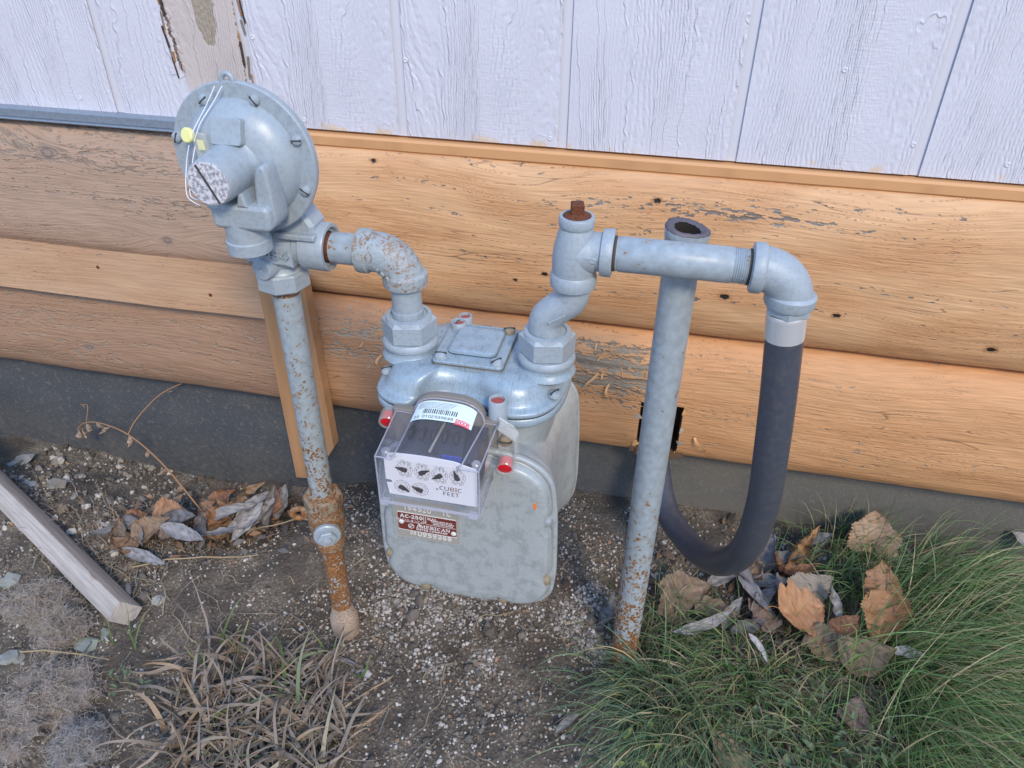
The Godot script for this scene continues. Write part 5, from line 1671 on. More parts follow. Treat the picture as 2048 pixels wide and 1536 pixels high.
# ---------------------------------------------------------------- litter, plants, stones
func leaf_mesh(length: float, width: float, kind: int, curl: float, cup: float, fold: float, col: Color, col2: Color, sd: int) -> ArrayMesh:
	# kind 0: broad toothed cottonwood leaf with a stalk, 1: narrow willow leaf, 2: lobed leaf. Lies along +x from its stalk, its upper side +y.
	var st := ST()
	var nz1 := nz(sd, 2)
	var nu := 34 if kind != 1 else 18
	var nv := 10 if kind != 1 else 6
	var grid := []
	var cols := []
	var pos := Vector3.ZERO
	var ang := -curl * 0.4
	var sway := 0.55 * nz1.get_noise_2d(7.3, sd * 0.37) if kind == 1 else 0.15 * nz1.get_noise_2d(7.3, sd * 0.37)
	for i in nu + 1:
		var u := float(i) / nu
		var w := 0.0
		if kind == 0:
			w = pow(u + 0.001, 0.40) * pow(1.0 - u, 1.05) * 1.95 if u < 0.86 else pow(0.861, 0.40) * pow(0.14, 1.05) * 1.95 * (1.0 - u) / 0.14
			w *= 1.0 + (0.05 if i % 2 == 0 else -0.04) + 0.16 * nz1.get_noise_2d(u * 4.0, 1.0)
		elif kind == 1:
			w = pow(sin(PI * pow(clampf(u, 0.0, 1.0), 0.85)), 0.8)
		else:
			w = pow(sin(PI * pow(clampf(u, 0.002, 0.998), 0.7)), 0.6) * (0.72 + 0.34 * absf(sin(u * 9.0 + 0.6))) + (0.04 if i % 2 == 0 else -0.03)
		ang += curl / nu * (1.0 + 1.2 * nz1.get_noise_2d(u * 2.0, 9.0))
		pos += Vector3(cos(ang), sin(ang), 0) * length / nu
		var up := Vector3(-sin(ang), cos(ang), 0)
		var row := []
		var crow := []
		for j in nv + 1:
			var v := (float(j) / nv) * 2.0 - 1.0
			var side := v * w * width * 0.5
			var a := cup * absf(v) * (1.0 + 0.8 * nz1.get_noise_2d(u * 2.5, v))
			var lift := sin(a) * absf(side) + fold * absf(side)
			lift += length * 0.045 * nz1.get_noise_2d(u * 4.0 + 3.0, v * 2.2)
			row.append(pos + up * lift + Vector3(0, 0, side * cos(a) * (1.0 + 0.18 * nz1.get_noise_2d(u * 3.0 + 40.0, signf(v) * 3.0)) + sway * u * u * length))
			var vein := 1.0 - smoothstep(0.0, 0.10, absf(v))
			if kind != 1:
				vein = maxf(vein, 0.7 * (1.0 - smoothstep(0.0, 0.16, absf(fmod(u * 7.0 - absf(v) * 2.0 + 20.0, 1.0) - 0.5))))
			var m := 0.5 + 0.85 * nz1.get_noise_2d(u * 6.0, v * 3.0) + 0.45 * nz1.get_noise_2d(u * 26.0, v * 14.0)
			var c := col.lerp(col2, clampf(m, 0.0, 1.0))
			var spot := smoothstep(0.34, 0.5, nz1.get_noise_2d(u * 15.0 + 60.0, v * 8.0))
			c = c.lerp(Color(c.r * 0.45, c.g * 0.4, c.b * 0.38), spot * 0.8)
			crow.append(c.lerp(Color(c.r * 1.35 + 0.02, c.g * 1.3 + 0.02, c.b * 1.25 + 0.01), vein * 0.5))
		grid.append(row)
		cols.append(crow)
	sgc += 1
	for i in nu:
		for j in nv:
			for q in [[i, j], [i, j + 1], [i + 1, j + 1], [i, j], [i + 1, j + 1], [i + 1, j]]:
				st.set_smooth_group(sgc)
				st.set_color(cols[q[0]][q[1]])
				st.set_uv(Vector2.ZERO)
				st.add_vertex(grid[q[0]][q[1]])
	if kind != 1:
		var a := []
		for k in 7: a.append(Vector3(-length * 0.45 * k / 6.0, 0.004 * sin(k * 0.5), 0.006 * sin(k * 0.4 + sd)))
		st.set_color(Color(col.r * 0.8, col.g * 0.75, col.b * 0.7))
		tube(st, a, [0.0008], 5)
	return commit(st)


const TAN := Color(0.50, 0.33, 0.21)
const ORANGE := Color(0.52, 0.26, 0.115)
const BROWN := Color(0.40, 0.205, 0.10)
const DULL := Color(0.27, 0.215, 0.165)
const RED := Color(0.20, 0.085, 0.055)
const GREY := Color(0.27, 0.27, 0.29)
const PALE := Color(0.46, 0.45, 0.47)
const SLATE := Color(0.12, 0.115, 0.12)


func leaf(label: String, at: Vector3, length: float, width: float, kind: int, yaw: float, pitch: float, roll: float, curl: float, cup: float, fold: float, col: Color, col2: Color, sd: int, group := "") -> void:
	# at: the middle of the leaf above the ground there
	var b := Basis(Vector3.UP, yaw) * Basis(Vector3(0, 0, 1), pitch) * Basis(Vector3(1, 0, 0), roll)
	var dim := 0.68 if kind != 1 else 0.72
	var m := leaf_mesh(length, width, kind, curl, cup, fold, Color(col.r * dim, col.g * dim * 0.97, col.b * dim * 0.92), Color(col2.r * dim, col2.g * dim * 0.97, col2.b * dim * 0.92), sd)
	var o := put(numbered("fallen_leaf"), m, M.leaf, self)
	var c := m.get_aabb().get_center()
	if kind != 1: c.x = length * 0.45
	o.transform = Transform3D(b, Vector3(at.x, ground_y(at.x, at.z) + at.y + (0.010 if at.x > 0.05 and at.z > 0.15 and at.z < 0.35 else 0.0), at.z) - b * c)
	tag(o, label, "leaf", group)


func leaves() -> void:
	leaf("large curled tan leaf with toothed edge standing against the foundation at the right", Vector3(0.412, 0.045, 0.055), 0.075, 0.105, 0, 1.45, 1.0, 0.0, -0.9, 0.35, 0.1, TAN, Color(0.60, 0.43, 0.31), 201)
	leaf("long curled orange leaf on edge beside the bottom of the black hose", Vector3(0.296, 0.040, 0.095), 0.085, 0.045, 0, 0.9, 0.45, 0.9, 0.9, 0.9, 0.2, ORANGE, Color(0.60, 0.36, 0.18), 202)
	leaf("broad dull tan leaf lying flat under the bend of the black hose", Vector3(0.100, 0.018, 0.235), 0.085, 0.085, 0, 0.25, 0.12, 0.25, 0.25, 0.2, 0.0, DULL, Color(0.40, 0.28, 0.20), 203)
	leaf("grey beige leaf lying behind the bright orange lobed leaf", Vector3(0.297, 0.028, 0.195), 0.078, 0.075, 0, 0.7, 0.25, 0.35, 0.4, 0.2, 0.0, Color(0.34, 0.29, 0.24), Color(0.46, 0.40, 0.34), 204)
	leaf("bright orange lobed leaf lying in the middle of the leaf pile", Vector3(0.272, 0.036, 0.250), 0.084, 0.085, 2, 0.55, -0.30, 0.35, 0.5, 0.15, 0.12, Color(0.56, 0.285, 0.14), Color(0.62, 0.36, 0.20), 205)
	leaf("rounded brown leaf tucked behind the large folded brown leaf in the grass", Vector3(0.399, 0.055, 0.185), 0.066, 0.075, 0, 1.5, 0.65, 0.1, 0.5, 0.3, 0.0, BROWN, Color(0.42, 0.25, 0.14), 206)
	leaf("large folded brown leaf pointing down in the green grass", Vector3(0.394, 0.050, 0.245), 0.090, 0.082, 0, -1.75, -0.62, 0.25, 0.35, 0.2, 0.30, Color(0.43, 0.205, 0.085), Color(0.50, 0.27, 0.13), 207)
	leaf("olive brown leaf half buried in grass below the folded brown leaf", Vector3(0.356, 0.030, 0.315), 0.080, 0.078, 0, 0.3, 0.22, 0.2, 0.3, 0.2, 0.0, Color(0.22, 0.165, 0.10), Color(0.31, 0.24, 0.16), 208)
	leaf("dark reddish curled leaf under the long orange leaf", Vector3(0.262, 0.030, 0.150), 0.062, 0.05, 0, 2.6, 0.15, 0.5, 1.5, 0.7, 0.1, RED, Color(0.34, 0.16, 0.10), 209)
	leaf("dull yellow brown leaf under the tip of the bright orange lobed leaf", Vector3(0.310, 0.022, 0.298), 0.075, 0.07, 0, -0.6, 0.0, 0.15, 0.3, 0.2, 0.0, Color(0.33, 0.245, 0.14), Color(0.25, 0.19, 0.13), 210)
	leaf("small roundish purple brown leaf near the bottom edge of the grass", Vector3(0.332, 0.030, 0.412), 0.052, 0.05, 0, 1.2, 0.1, 0.1, 0.3, 0.2, 0.0, Color(0.20, 0.135, 0.13), Color(0.27, 0.19, 0.17), 211)
	leaf("torn brown leaf at the very bottom of the grass", Vector3(0.165, 0.030, 0.500), 0.070, 0.06, 0, 2.2, 0.1, 0.2, 0.5, 0.3, 0.0, Color(0.30, 0.205, 0.13), Color(0.42, 0.30, 0.2), 212)
	leaf("brown leaf lying partly under the hose against the pipe post", Vector3(0.150, 0.020, 0.262), 0.072, 0.06, 0, -0.3, 0.1, -0.2, 0.35, 0.2, 0.0, Color(0.34, 0.24, 0.175), Color(0.42, 0.33, 0.26), 213)
	leaf("small orange scrap of leaf standing in the grass at the right", Vector3(0.452, 0.045, 0.335), 0.028, 0.016, 0, 1.3, 0.9, 0.2, 0.5, 0.4, 0.0, ORANGE, TAN, 214)
	leaf("large grey leaf curled against the hose behind the leaf pile", Vector3(0.236, 0.035, 0.125), 0.085, 0.06, 0, 1.1, 0.4, -0.4, 0.7, 0.5, 0.0, GREY, Color(0.22, 0.22, 0.25), 215)
	leaf("narrow pale grey leaf lying alone on top of the grass", Vector3(0.205, 0.050, 0.350), 0.046, 0.010, 1, -0.65, -0.15, 0.3, -0.5, 0.3, 0.0, PALE, Color(0.58, 0.58, 0.6), 216)
	leaf("long bluish grey leaf lying on the grass below the hose bend", Vector3(0.135, 0.030, 0.300), 0.105, 0.020, 1, 0.22, 0.0, 0.3, -0.4, 0.3, 0.0, GREY, PALE, 217)
	leaf("grey narrow leaf leaning on the orange lobed leaf from behind", Vector3(0.212, 0.030, 0.222), 0.088, 0.022, 1, -0.9, 0.1, 0.3, 0.5, 0.5, 0.0, GREY, Color(0.4, 0.42, 0.46), 218)
	leaf("pale grey leaf near the large curled tan leaf by the foundation", Vector3(0.325, 0.030, 0.068), 0.060, 0.028, 1, 0.5, 0.2, 0.4, 0.4, 0.6, 0.0, GREY, SLATE, 219)
	leaf("pale blue grey leaf lying in the grass right of the folded brown leaf", Vector3(0.415, 0.045, 0.305), 0.046, 0.02, 1, 0.1, 0.0, 0.2, 0.4, 0.4, 0.0, Color(0.34, 0.38, 0.37), PALE, 220)
	leaf("whitish leaf at the right edge of the picture by the foundation", Vector3(0.662, 0.055, 0.030), 0.070, 0.026, 1, -0.7, -0.2, 0.2, -0.5, 0.3, 0.0, PALE, Color(0.55, 0.54, 0.57), 221)
	leaf("dark bluish leaf against the foot of the pipe post", Vector3(-0.010, 0.020, 0.285), 0.060, 0.026, 1, 1.2, 0.3, 0.5, 0.4, 0.5, 0.0, SLATE, GREY, 222)
	leaf("narrow grey violet leaf at the left rim of the green grass", Vector3(-0.045, 0.012, 0.487), 0.046, 0.013, 1, 1.1, 0.1, 0.6, 0.2, 0.4, 0.0, Color(0.26, 0.25, 0.31), GREY, 223)
	leaf("grey strip of leaf on the gravel right of the dead grass", Vector3(-0.383, 0.008, 0.455), 0.062, 0.009, 1, 0.06, 0.05, 0.2, 0.2, 0.9, 0.0, Color(0.30, 0.27, 0.32), GREY, 224)
	leaf("short violet grey leaf below the grey strip on the gravel", Vector3(-0.371, 0.006, 0.482), 0.030, 0.009, 1, 1.5, 0.0, 0.2, 0.2, 0.6, 0.0, Color(0.24, 0.21, 0.26), GREY, 225)
	# the heap in the hollow at the left
	leaf("bright orange brown leaf lying open in the hollow by the foundation", Vector3(-0.803, 0.045, 0.245), 0.078, 0.070, 0, 0.15, 0.25, 0.35, 0.6, 0.4, 0.0, Color(0.47, 0.24, 0.12), Color(0.55, 0.32, 0.19), 231)
	leaf("crumpled orange leaf at the back of the hollow heap", Vector3(-0.738, 0.052, 0.165), 0.070, 0.055, 0, 0.6, 0.3, -0.4, 1.3, 0.7, 0.1, Color(0.38, 0.21, 0.10), Color(0.47, 0.27, 0.13), 232)
	leaf("reddish brown leaf standing near the foot of the wooden stake", Vector3(-0.668, 0.052, 0.105), 0.060, 0.052, 0, 0.9, 0.9, 0.0, 0.3, 0.2, 0.0, Color(0.34, 0.18, 0.125), Color(0.42, 0.24, 0.17), 233)
	leaf("tan rolled leaf leaning on the foundation over the hollow", Vector3(-0.748, 0.055, 0.085), 0.072, 0.040, 0, 0.7, 0.45, 0.5, 0.4, 1.1, 0.0, Color(0.40, 0.28, 0.18), Color(0.46, 0.33, 0.23), 234)
	leaf("small brown leaf with pale edge left of the crumpled orange leaf", Vector3(-0.782, 0.055, 0.172), 0.046, 0.04, 0, 0.4, 0.4, 0.2, 0.6, 0.4, 0.0, Color(0.36, 0.205, 0.13), Color(0.50, 0.34, 0.24), 235)
	leaf("dark brown leaf in the shade below the bright orange brown leaf", Vector3(-0.745, 0.026, 0.230), 0.072, 0.055, 0, 2.4, 0.0, 0.2, 0.8, 0.5, 0.0, RED, Color(0.13, 0.075, 0.05), 236)
	leaf("curled dull brown leaf at the front of the hollow", Vector3(-0.752, 0.040, 0.300), 0.062, 0.045, 0, 0.4, 0.15, 0.3, 1.6, 0.6, 0.0, Color(0.24, 0.17, 0.14), Color(0.32, 0.24, 0.2), 237)
	leaf("long flat grey leaf pointing right at the front rim of the hollow", Vector3(-0.668, 0.040, 0.272), 0.100, 0.032, 1, 0.30, 0.10, -0.5, 0.15, 0.2, 0.0, Color(0.30, 0.32, 0.36), PALE, 238)
	leaf("grey leaf bent like a hoop near the yellow grass stalk", Vector3(-0.668, 0.060, 0.185), 0.085, 0.020, 1, 0.8, 0.7, 0.4, -2.0, 0.3, 0.0, GREY, PALE, 239)
	leaf("long narrow grey leaf lying in front of the hollow beside the plank", Vector3(-0.778, 0.030, 0.352), 0.098, 0.022, 1, -0.15, 0.0, 0.3, 0.15, 0.3, 0.0, GREY, PALE, 240)
	leaf("grey leaf with a torn top left of the long flat grey leaf", Vector3(-0.722, 0.040, 0.262), 0.060, 0.034, 1, -0.5, 0.2, 0.5, 0.3, 0.4, 0.0, GREY, SLATE, 241)
	leaf("tan leaf with a torn edge above the bright orange brown leaf", Vector3(-0.842, 0.040, 0.195), 0.060, 0.050, 0, 1.1, 0.3, 0.3, 0.7, 0.4, 0.0, DULL, TAN, 251)
	leaf("brown leaf edge showing between the crumpled orange leaf and the stake", Vector3(-0.700, 0.050, 0.120), 0.065, 0.055, 0, -0.4, 0.3, 0.4, 0.6, 0.5, 0.0, BROWN, Color(0.40, 0.25, 0.16), 252)
	leaf("dark red brown leaf at the left end of the hollow heap", Vector3(-0.860, 0.030, 0.265), 0.060, 0.050, 0, 0.2, 0.2, 0.2, 0.9, 0.5, 0.0, RED, BROWN, 253)
	leaf("dull leaf lying low under the long flat grey leaf", Vector3(-0.700, 0.030, 0.250), 0.070, 0.060, 0, 2.0, 0.1, 0.2, 0.5, 0.3, 0.0, DULL, BROWN, 254)
	leaf("brown crinkled leaf lying in front of the crumpled orange leaf", Vector3(-0.720, 0.050, 0.205), 0.060, 0.050, 0, 2.7, 0.2, 0.3, 1.0, 0.6, 0.1, Color(0.31, 0.18, 0.11), Color(0.41, 0.25, 0.15), 255)
	leaf("tan brown leaf on the rim of the hollow below the seedless dry stems", Vector3(-0.865, 0.026, 0.215), 0.055, 0.045, 0, -0.8, 0.15, 0.2, 0.8, 0.5, 0.0, DULL, Color(0.40, 0.28, 0.19), 256)
	leaf("grey leaf folded along its middle at the lower right of the hollow", Vector3(-0.635, 0.052, 0.215), 0.075, 0.030, 1, 1.15, 0.1, 0.3, 0.5, 0.9, 0.2, GREY, PALE, 257)
	leaf("broad grey leaf under the bright orange brown leaf's right edge", Vector3(-0.765, 0.042, 0.268), 0.080, 0.036, 1, 0.1, 0.15, 0.3, 0.6, 0.5, 0.0, SLATE, GREY, 258)
	leaf("red brown leaf at the back left of the hollow against the foundation", Vector3(-0.795, 0.055, 0.110), 0.070, 0.055, 0, 0.5, 0.35, 0.3, 0.7, 0.5, 0.0, Color(0.33, 0.15, 0.09), Color(0.44, 0.24, 0.14), 259)
	leaf("red brown leaf between the hooped grey leaf and the stake", Vector3(-0.655, 0.060, 0.150), 0.060, 0.050, 0, 1.8, 0.4, 0.3, 0.8, 0.4, 0.0, Color(0.30, 0.15, 0.10), Color(0.42, 0.22, 0.13), 260)
	leaf("orange tan leaf lying at the middle of the hollow heap", Vector3(-0.705, 0.062, 0.180), 0.062, 0.052, 0, -0.9, 0.2, 0.3, 0.9, 0.5, 0.1, Color(0.44, 0.25, 0.12), Color(0.52, 0.32, 0.18), 261)
	leaf("brown leaf lying at the front left of the hollow near the plank", Vector3(-0.825, 0.035, 0.335), 0.060, 0.048, 0, 2.9, 0.1, 0.2, 0.8, 0.4, 0.0, Color(0.27, 0.16, 0.10), Color(0.36, 0.23, 0.15), 271)
	leaf("long grey leaf lying in front of the heap, left of the long flat grey leaf", Vector3(-0.730, 0.044, 0.305), 0.105, 0.028, 1, -0.12, 0.05, 0.3, 0.25, 0.4, 0.0, GREY, PALE, 287)
	leaf("grey leaf standing on edge at the front right rim of the hollow", Vector3(-0.640, 0.050, 0.250), 0.085, 0.026, 1, 1.35, 0.2, 0.5, 0.6, 0.5, 0.0, PALE, GREY, 288)
	leaf("large dull brown leaf lying in the front left of the hollow", Vector3(-0.800, 0.040, 0.300), 0.075, 0.062, 0, 0.6, 0.1, 0.25, 0.7, 0.4, 0.0, Color(0.27, 0.18, 0.12), Color(0.38, 0.25, 0.16), 289)
	leaf("red brown leaf curled over at the centre front of the hollow", Vector3(-0.705, 0.052, 0.235), 0.066, 0.055, 0, 1.3, 0.15, 0.3, 1.2, 0.6, 0.0, Color(0.33, 0.17, 0.10), BROWN, 290)
	leaf("dark curled leaf at the left front rim of the hollow by the straws", Vector3(-0.845, 0.036, 0.315), 0.062, 0.05, 0, 2.2, 0.1, 0.3, 1.3, 0.6, 0.0, Color(0.17, 0.12, 0.09), DULL, 291)
	leaf("slim grey leaf pointing at the plank from the hollow", Vector3(-0.865, 0.034, 0.300), 0.085, 0.018, 1, 0.35, 0.05, 0.3, 0.4, 0.5, 0.0, SLATE, GREY, 292)
	for q in [[-0.700, 0.050, 0.150, 0.075, 0.9, 0.3, -1.2, 242, "grey willow leaf at the back of the heap, nearest the reddish brown leaf"], [-0.640, 0.055, 0.190, 0.070, 2.0, 0.5, 0.9, 243, "grey willow leaf at the right rim of the hollow, nearest the valve"], [-0.690, 0.055, 0.225, 0.080, 0.5, 0.2, -1.0, 244, "grey willow leaf in the middle of the hollow heap, above the long flat grey leaf"], [-0.640, 0.052, 0.140, 0.060, 1.4, 0.4, 0.7, 245, "grey willow leaf leaning on the foundation left of the stake's foot"], [-0.770, 0.040, 0.105, 0.065, 0.3, 0.2, 0.5, 246, "grey willow leaf behind the crumpled orange leaf"], [-0.700, 0.045, 0.085, 0.06, 0.1, 0.1, 0.5, 247, "grey willow leaf lying against the foundation above the heap"], [-0.840, 0.030, 0.225, 0.07, 0.8, 0.1, 0.4, 248, "dark grey willow leaf left of the bright orange brown leaf"], [-0.830, 0.032, 0.300, 0.08, -0.3, 0.1, 0.5, 249, "grey willow leaf in front of the bright orange brown leaf"], [-0.655, 0.045, 0.235, 0.07, 1.0, 0.2, 0.6, 250, "grey willow leaf right of the hooped grey leaf"]]:
		leaf(q[8], Vector3(q[0], q[1], q[2]), q[3] * 1.2, 0.025, 1, q[4], q[5], 0.4, q[6], 0.5, 0.0, GREY.lerp(SLATE, fmod(q[7] * 0.37, 1.0)), PALE.lerp(SLATE, fmod(q[7] * 0.23, 0.7)), q[7], "grey willow leaves heaped in the hollow")
	leaf("brown leaf lying behind the post's foot beside the gravel", Vector3(0.085, 0.016, 0.270), 0.070, 0.060, 0, 1.9, 0.1, 0.2, 0.6, 0.3, 0.0, Color(0.30, 0.21, 0.15), DULL, 281)
	leaf("tan leaf half under the hose at the back of the leaf pile", Vector3(0.205, 0.026, 0.160), 0.070, 0.058, 0, -1.1, 0.2, 0.3, 0.8, 0.4, 0.0, TAN, DULL, 282)
	leaf("red brown leaf between the grey beige leaf and the long orange leaf", Vector3(0.285, 0.030, 0.155), 0.060, 0.05, 0, 0.4, 0.2, -0.3, 1.0, 0.5, 0.0, Color(0.34, 0.17, 0.10), BROWN, 283)
	leaf("dull purple brown leaf left of the bright orange lobed leaf", Vector3(0.222, 0.022, 0.262), 0.066, 0.056, 0, 2.3, 0.1, 0.2, 0.6, 0.3, 0.0, Color(0.24, 0.17, 0.15), Color(0.33, 0.25, 0.21), 284)
	leaf("dark brown leaf in the shade right of the orange lobed leaf", Vector3(0.340, 0.026, 0.262), 0.060, 0.05, 0, 0.9, 0.1, 0.2, 0.7, 0.3, 0.0, RED, BROWN, 285)
	for q in [[0.165, 0.030, 0.195, 0.075, 0.7, 0.2, 0.8, 262, "grey withered leaf just under the lowest bend of the hose"], [0.190, 0.030, 0.180, 0.07, -0.6, 0.3, -0.9, 263, "grey withered leaf crossing another under the hose bend"], [0.235, 0.028, 0.185, 0.07, 0.3, 0.2, 0.8, 264, "grey withered leaf between the hose and the bright orange lobed leaf"], [0.225, 0.025, 0.225, 0.075, 1.3, 0.1, 0.6, 265, "dark withered leaf left of the bright orange lobed leaf"], [0.255, 0.025, 0.215, 0.08, 2.1, 0.2, 0.7, 266, "long grey withered leaf touching the orange lobed leaf's left side"], [0.330, 0.035, 0.225, 0.06, 1.9, 0.3, 0.6, 267, "grey withered leaf right of the grey beige leaf"], [0.175, 0.022, 0.262, 0.07, 1.2, 0.1, 0.5, 268, "grey withered leaf beside the brown leaf near the post"], [0.265, 0.022, 0.110, 0.07, 0.2, 0.1, 0.9, 269, "grey withered leaf behind the hose by the foundation"], [0.200, 0.020, 0.285, 0.06, 0.5, 0.1, 0.7, 270, "withered leaf in front of the hose bend at the grass edge"]]:
		leaf(q[8], Vector3(q[0], q[1], q[2]), q[3], 0.024, 1, q[4], q[5], 0.4, q[6], 0.5, 0.0, GREY.lerp(SLATE, fmod(q[7] * 0.37, 1.0)), PALE.lerp(SLATE, fmod(q[7] * 0.29, 0.9)), q[7], "grey withered leaves under the hose")


func pebble_mesh(sd: int, rough: float) -> ArrayMesh:
	var st := ST()
	var n := nz(sd)
	var rings := []
	for j in range(1, 5):
		var a := PI * j / 5.0
		var ring := PackedVector3Array()
		for i in 7:
			var b := TAU * i / 7.0
			var p := Vector3(sin(a) * cos(b), cos(a), sin(a) * sin(b))
			ring.append(p * (0.5 + rough * n.get_noise_3dv(p * 1.3)))
		rings.append(ring)
	loft(st, rings, true, true, 1.0, true)
	return commit(st)


func stones() -> void:
	rng.seed = 101
	var mm := MultiMesh.new()
	mm.transform_format = MultiMesh.TRANSFORM_3D
	mm.use_colors = true
	mm.mesh = pebble_mesh(5, 0.22)
	var where := []
	var tints := []
	var dens := nz(55, 3)
	var n := 0
	while n < 42000:
		var x := rng.randf_range(-1.25, 0.60)
		var z := rng.randf_range(0.02, 0.80)
		var d := 0.42 + 0.9 * dens.get_noise_2d(x * 7.0, z * 7.0)
		d += 0.16 * exp(-pow((x + 0.15) / 0.3, 2))
		var patch := 0.0
		for q in [[-0.050, 0.30, 0.050], [-0.035, 0.25, 0.035], [-0.25, 0.432, 0.022], [-0.187, 0.410, 0.026], [-0.19, 0.329, 0.018], [-0.30, 0.31, 0.10], [-0.03, 0.34, 0.04]]:
			patch = maxf(patch, exp(-(pow(x - q[0], 2) + pow(z - q[1], 2)) / (q[2] * q[2])))
		d = d * 0.6 + patch * 0.7
		if x < -0.45: d *= 0.7
		if rng.randf() > d: continue
		var s := rng.randf_range(0.0013, 0.0038) * (1.0 + 0.9 * pow(rng.randf(), 5.0) + 0.35 * patch)
		var clod := rng.randf() < 0.014
		if x < -0.80 and z < 0.36 and rng.randf() < 0.22: s *= rng.randf_range(1.8, 3.6)
		if clod: s *= rng.randf_range(2.2, 3.6)
		var b := Basis.from_euler(Vector3(rng.randf() * TAU, rng.randf() * TAU, rng.randf() * TAU)) * Basis.from_scale(Vector3(s * rng.randf_range(0.8, 1.5), s, s * rng.randf_range(0.7, 1.2)))
		where.append(Transform3D(b, Vector3(x, ground_y(x, z) + s * 0.16, z)))
		var g := rng.randf()
		var c := Color(0.27, 0.24, 0.205)
		if g < 0.20: c = Color(0.52, 0.49, 0.45)
		elif g < 0.42: c = Color(0.21, 0.175, 0.135)
		elif g < 0.47: c = Color(0.36, 0.22, 0.14)
		elif g < 0.80: c = Color(0.105, 0.09, 0.075)
		if patch > 0.4: c = c.lerp(Color(0.56, 0.54, 0.52), 0.55 * rng.randf())
		if clod: c = Color(0.15, 0.13, 0.11)
		var t := rng.randf_range(0.72, 1.12)
		tints.append(Color(c.r * t, c.g * t, c.b * t))
		n += 1
	mm.instance_count = n
	for i in n:
		mm.set_instance_transform(i, where[i])
		mm.set_instance_color(i, tints[i])
	var o := MultiMeshInstance3D.new()
	o.multimesh = mm
	o.material_override = M.stone
	o.name = "gravel"
	add_child(o, true)
	tag(o, "fine pale grit and pebbles scattered over the dark soil", "gravel", "", "stuff")
	# stones one can tell apart
	var list := [
		["flat pale stone at the left edge below the plank", -0.984, 0.429, 0.032, Color(0.42, 0.46, 0.44)], ["white stone on the soil below the hollow, right of the plank", -0.718, 0.412, 0.022, Color(0.62, 0.64, 0.62)],
		["flat greenish stone in front of the plank's end", -0.776, 0.512, 0.030, Color(0.36, 0.42, 0.40)], ["pinkish stone left of the flat greenish stone", -0.812, 0.528, 0.022, Color(0.45, 0.40, 0.36)],
		["flat grey stone at the left edge above the fluff", -0.872, 0.552, 0.028, Color(0.40, 0.43, 0.43)], ["small olive stone just below the plank's end", -0.762, 0.487, 0.016, Color(0.38, 0.42, 0.36)],
		["pale flake of stone at the right of the dead grass", -0.362, 0.521, 0.024, Color(0.42, 0.44, 0.46)], ["pure white pebble right of the dead grass", -0.346, 0.464, 0.014, Color(0.72, 0.73, 0.78)],
		["flat bluish stone at the top of the left mound", -1.251, 0.105, 0.034, Color(0.36, 0.38, 0.40)], ["white stone on the left mound beside the foundation", -1.205, 0.115, 0.018, Color(0.52, 0.54, 0.55)],
		["large tan stone on the mound left of the dry weed", -1.100, 0.178, 0.034, Color(0.37, 0.36, 0.34)], ["bluish white stone left of the large tan stone", -1.150, 0.190, 0.024, Color(0.50, 0.54, 0.57)],
		["small white stone behind the large tan stone", -1.122, 0.170, 0.020, Color(0.48, 0.50, 0.50)], ["white stone below the wall where the mound meets the foundation", -1.105, 0.115, 0.020, Color(0.50, 0.52, 0.53)],
		["small grey stone near the left mound's foot", -1.04, 0.205, 0.015, Color(0.42, 0.43, 0.43)], ["rounded white pebble in the dead grass at the bottom", -0.520, 0.610, 0.016, Color(0.52, 0.53, 0.54)],
	]
	var k := 0
	for q in list:
		var m := put(numbered("stone"), pebble_mesh(300 + k, 0.30), null, self)
		var sc := Color(q[4].r * 0.72, q[4].g * 0.69, q[4].b * 0.65)
		var im := StandardMaterial3D.new()
		im.albedo_color = sc.linear_to_srgb()
		im.roughness = 0.8
		im.heightmap_enabled = true
		im.heightmap_texture = (M.rust as StandardMaterial3D).heightmap_texture
		im.heightmap_scale = 0.12
		im.uv1_triplanar = true
		im.uv1_scale = Vector3(0.8, 0.8, 0.8)
		m.material_override = im
		m.transform = Transform3D(Basis(Vector3.UP, k * 1.7) * Basis.from_scale(Vector3(q[3] * 1.2, q[3] * 0.6, q[3] * 0.85)), Vector3(q[1], ground_y(q[1], q[2]) + q[3] * 0.12, q[2]))
		tag(m, q[0], "stone", "stones on the soil")
		k += 1


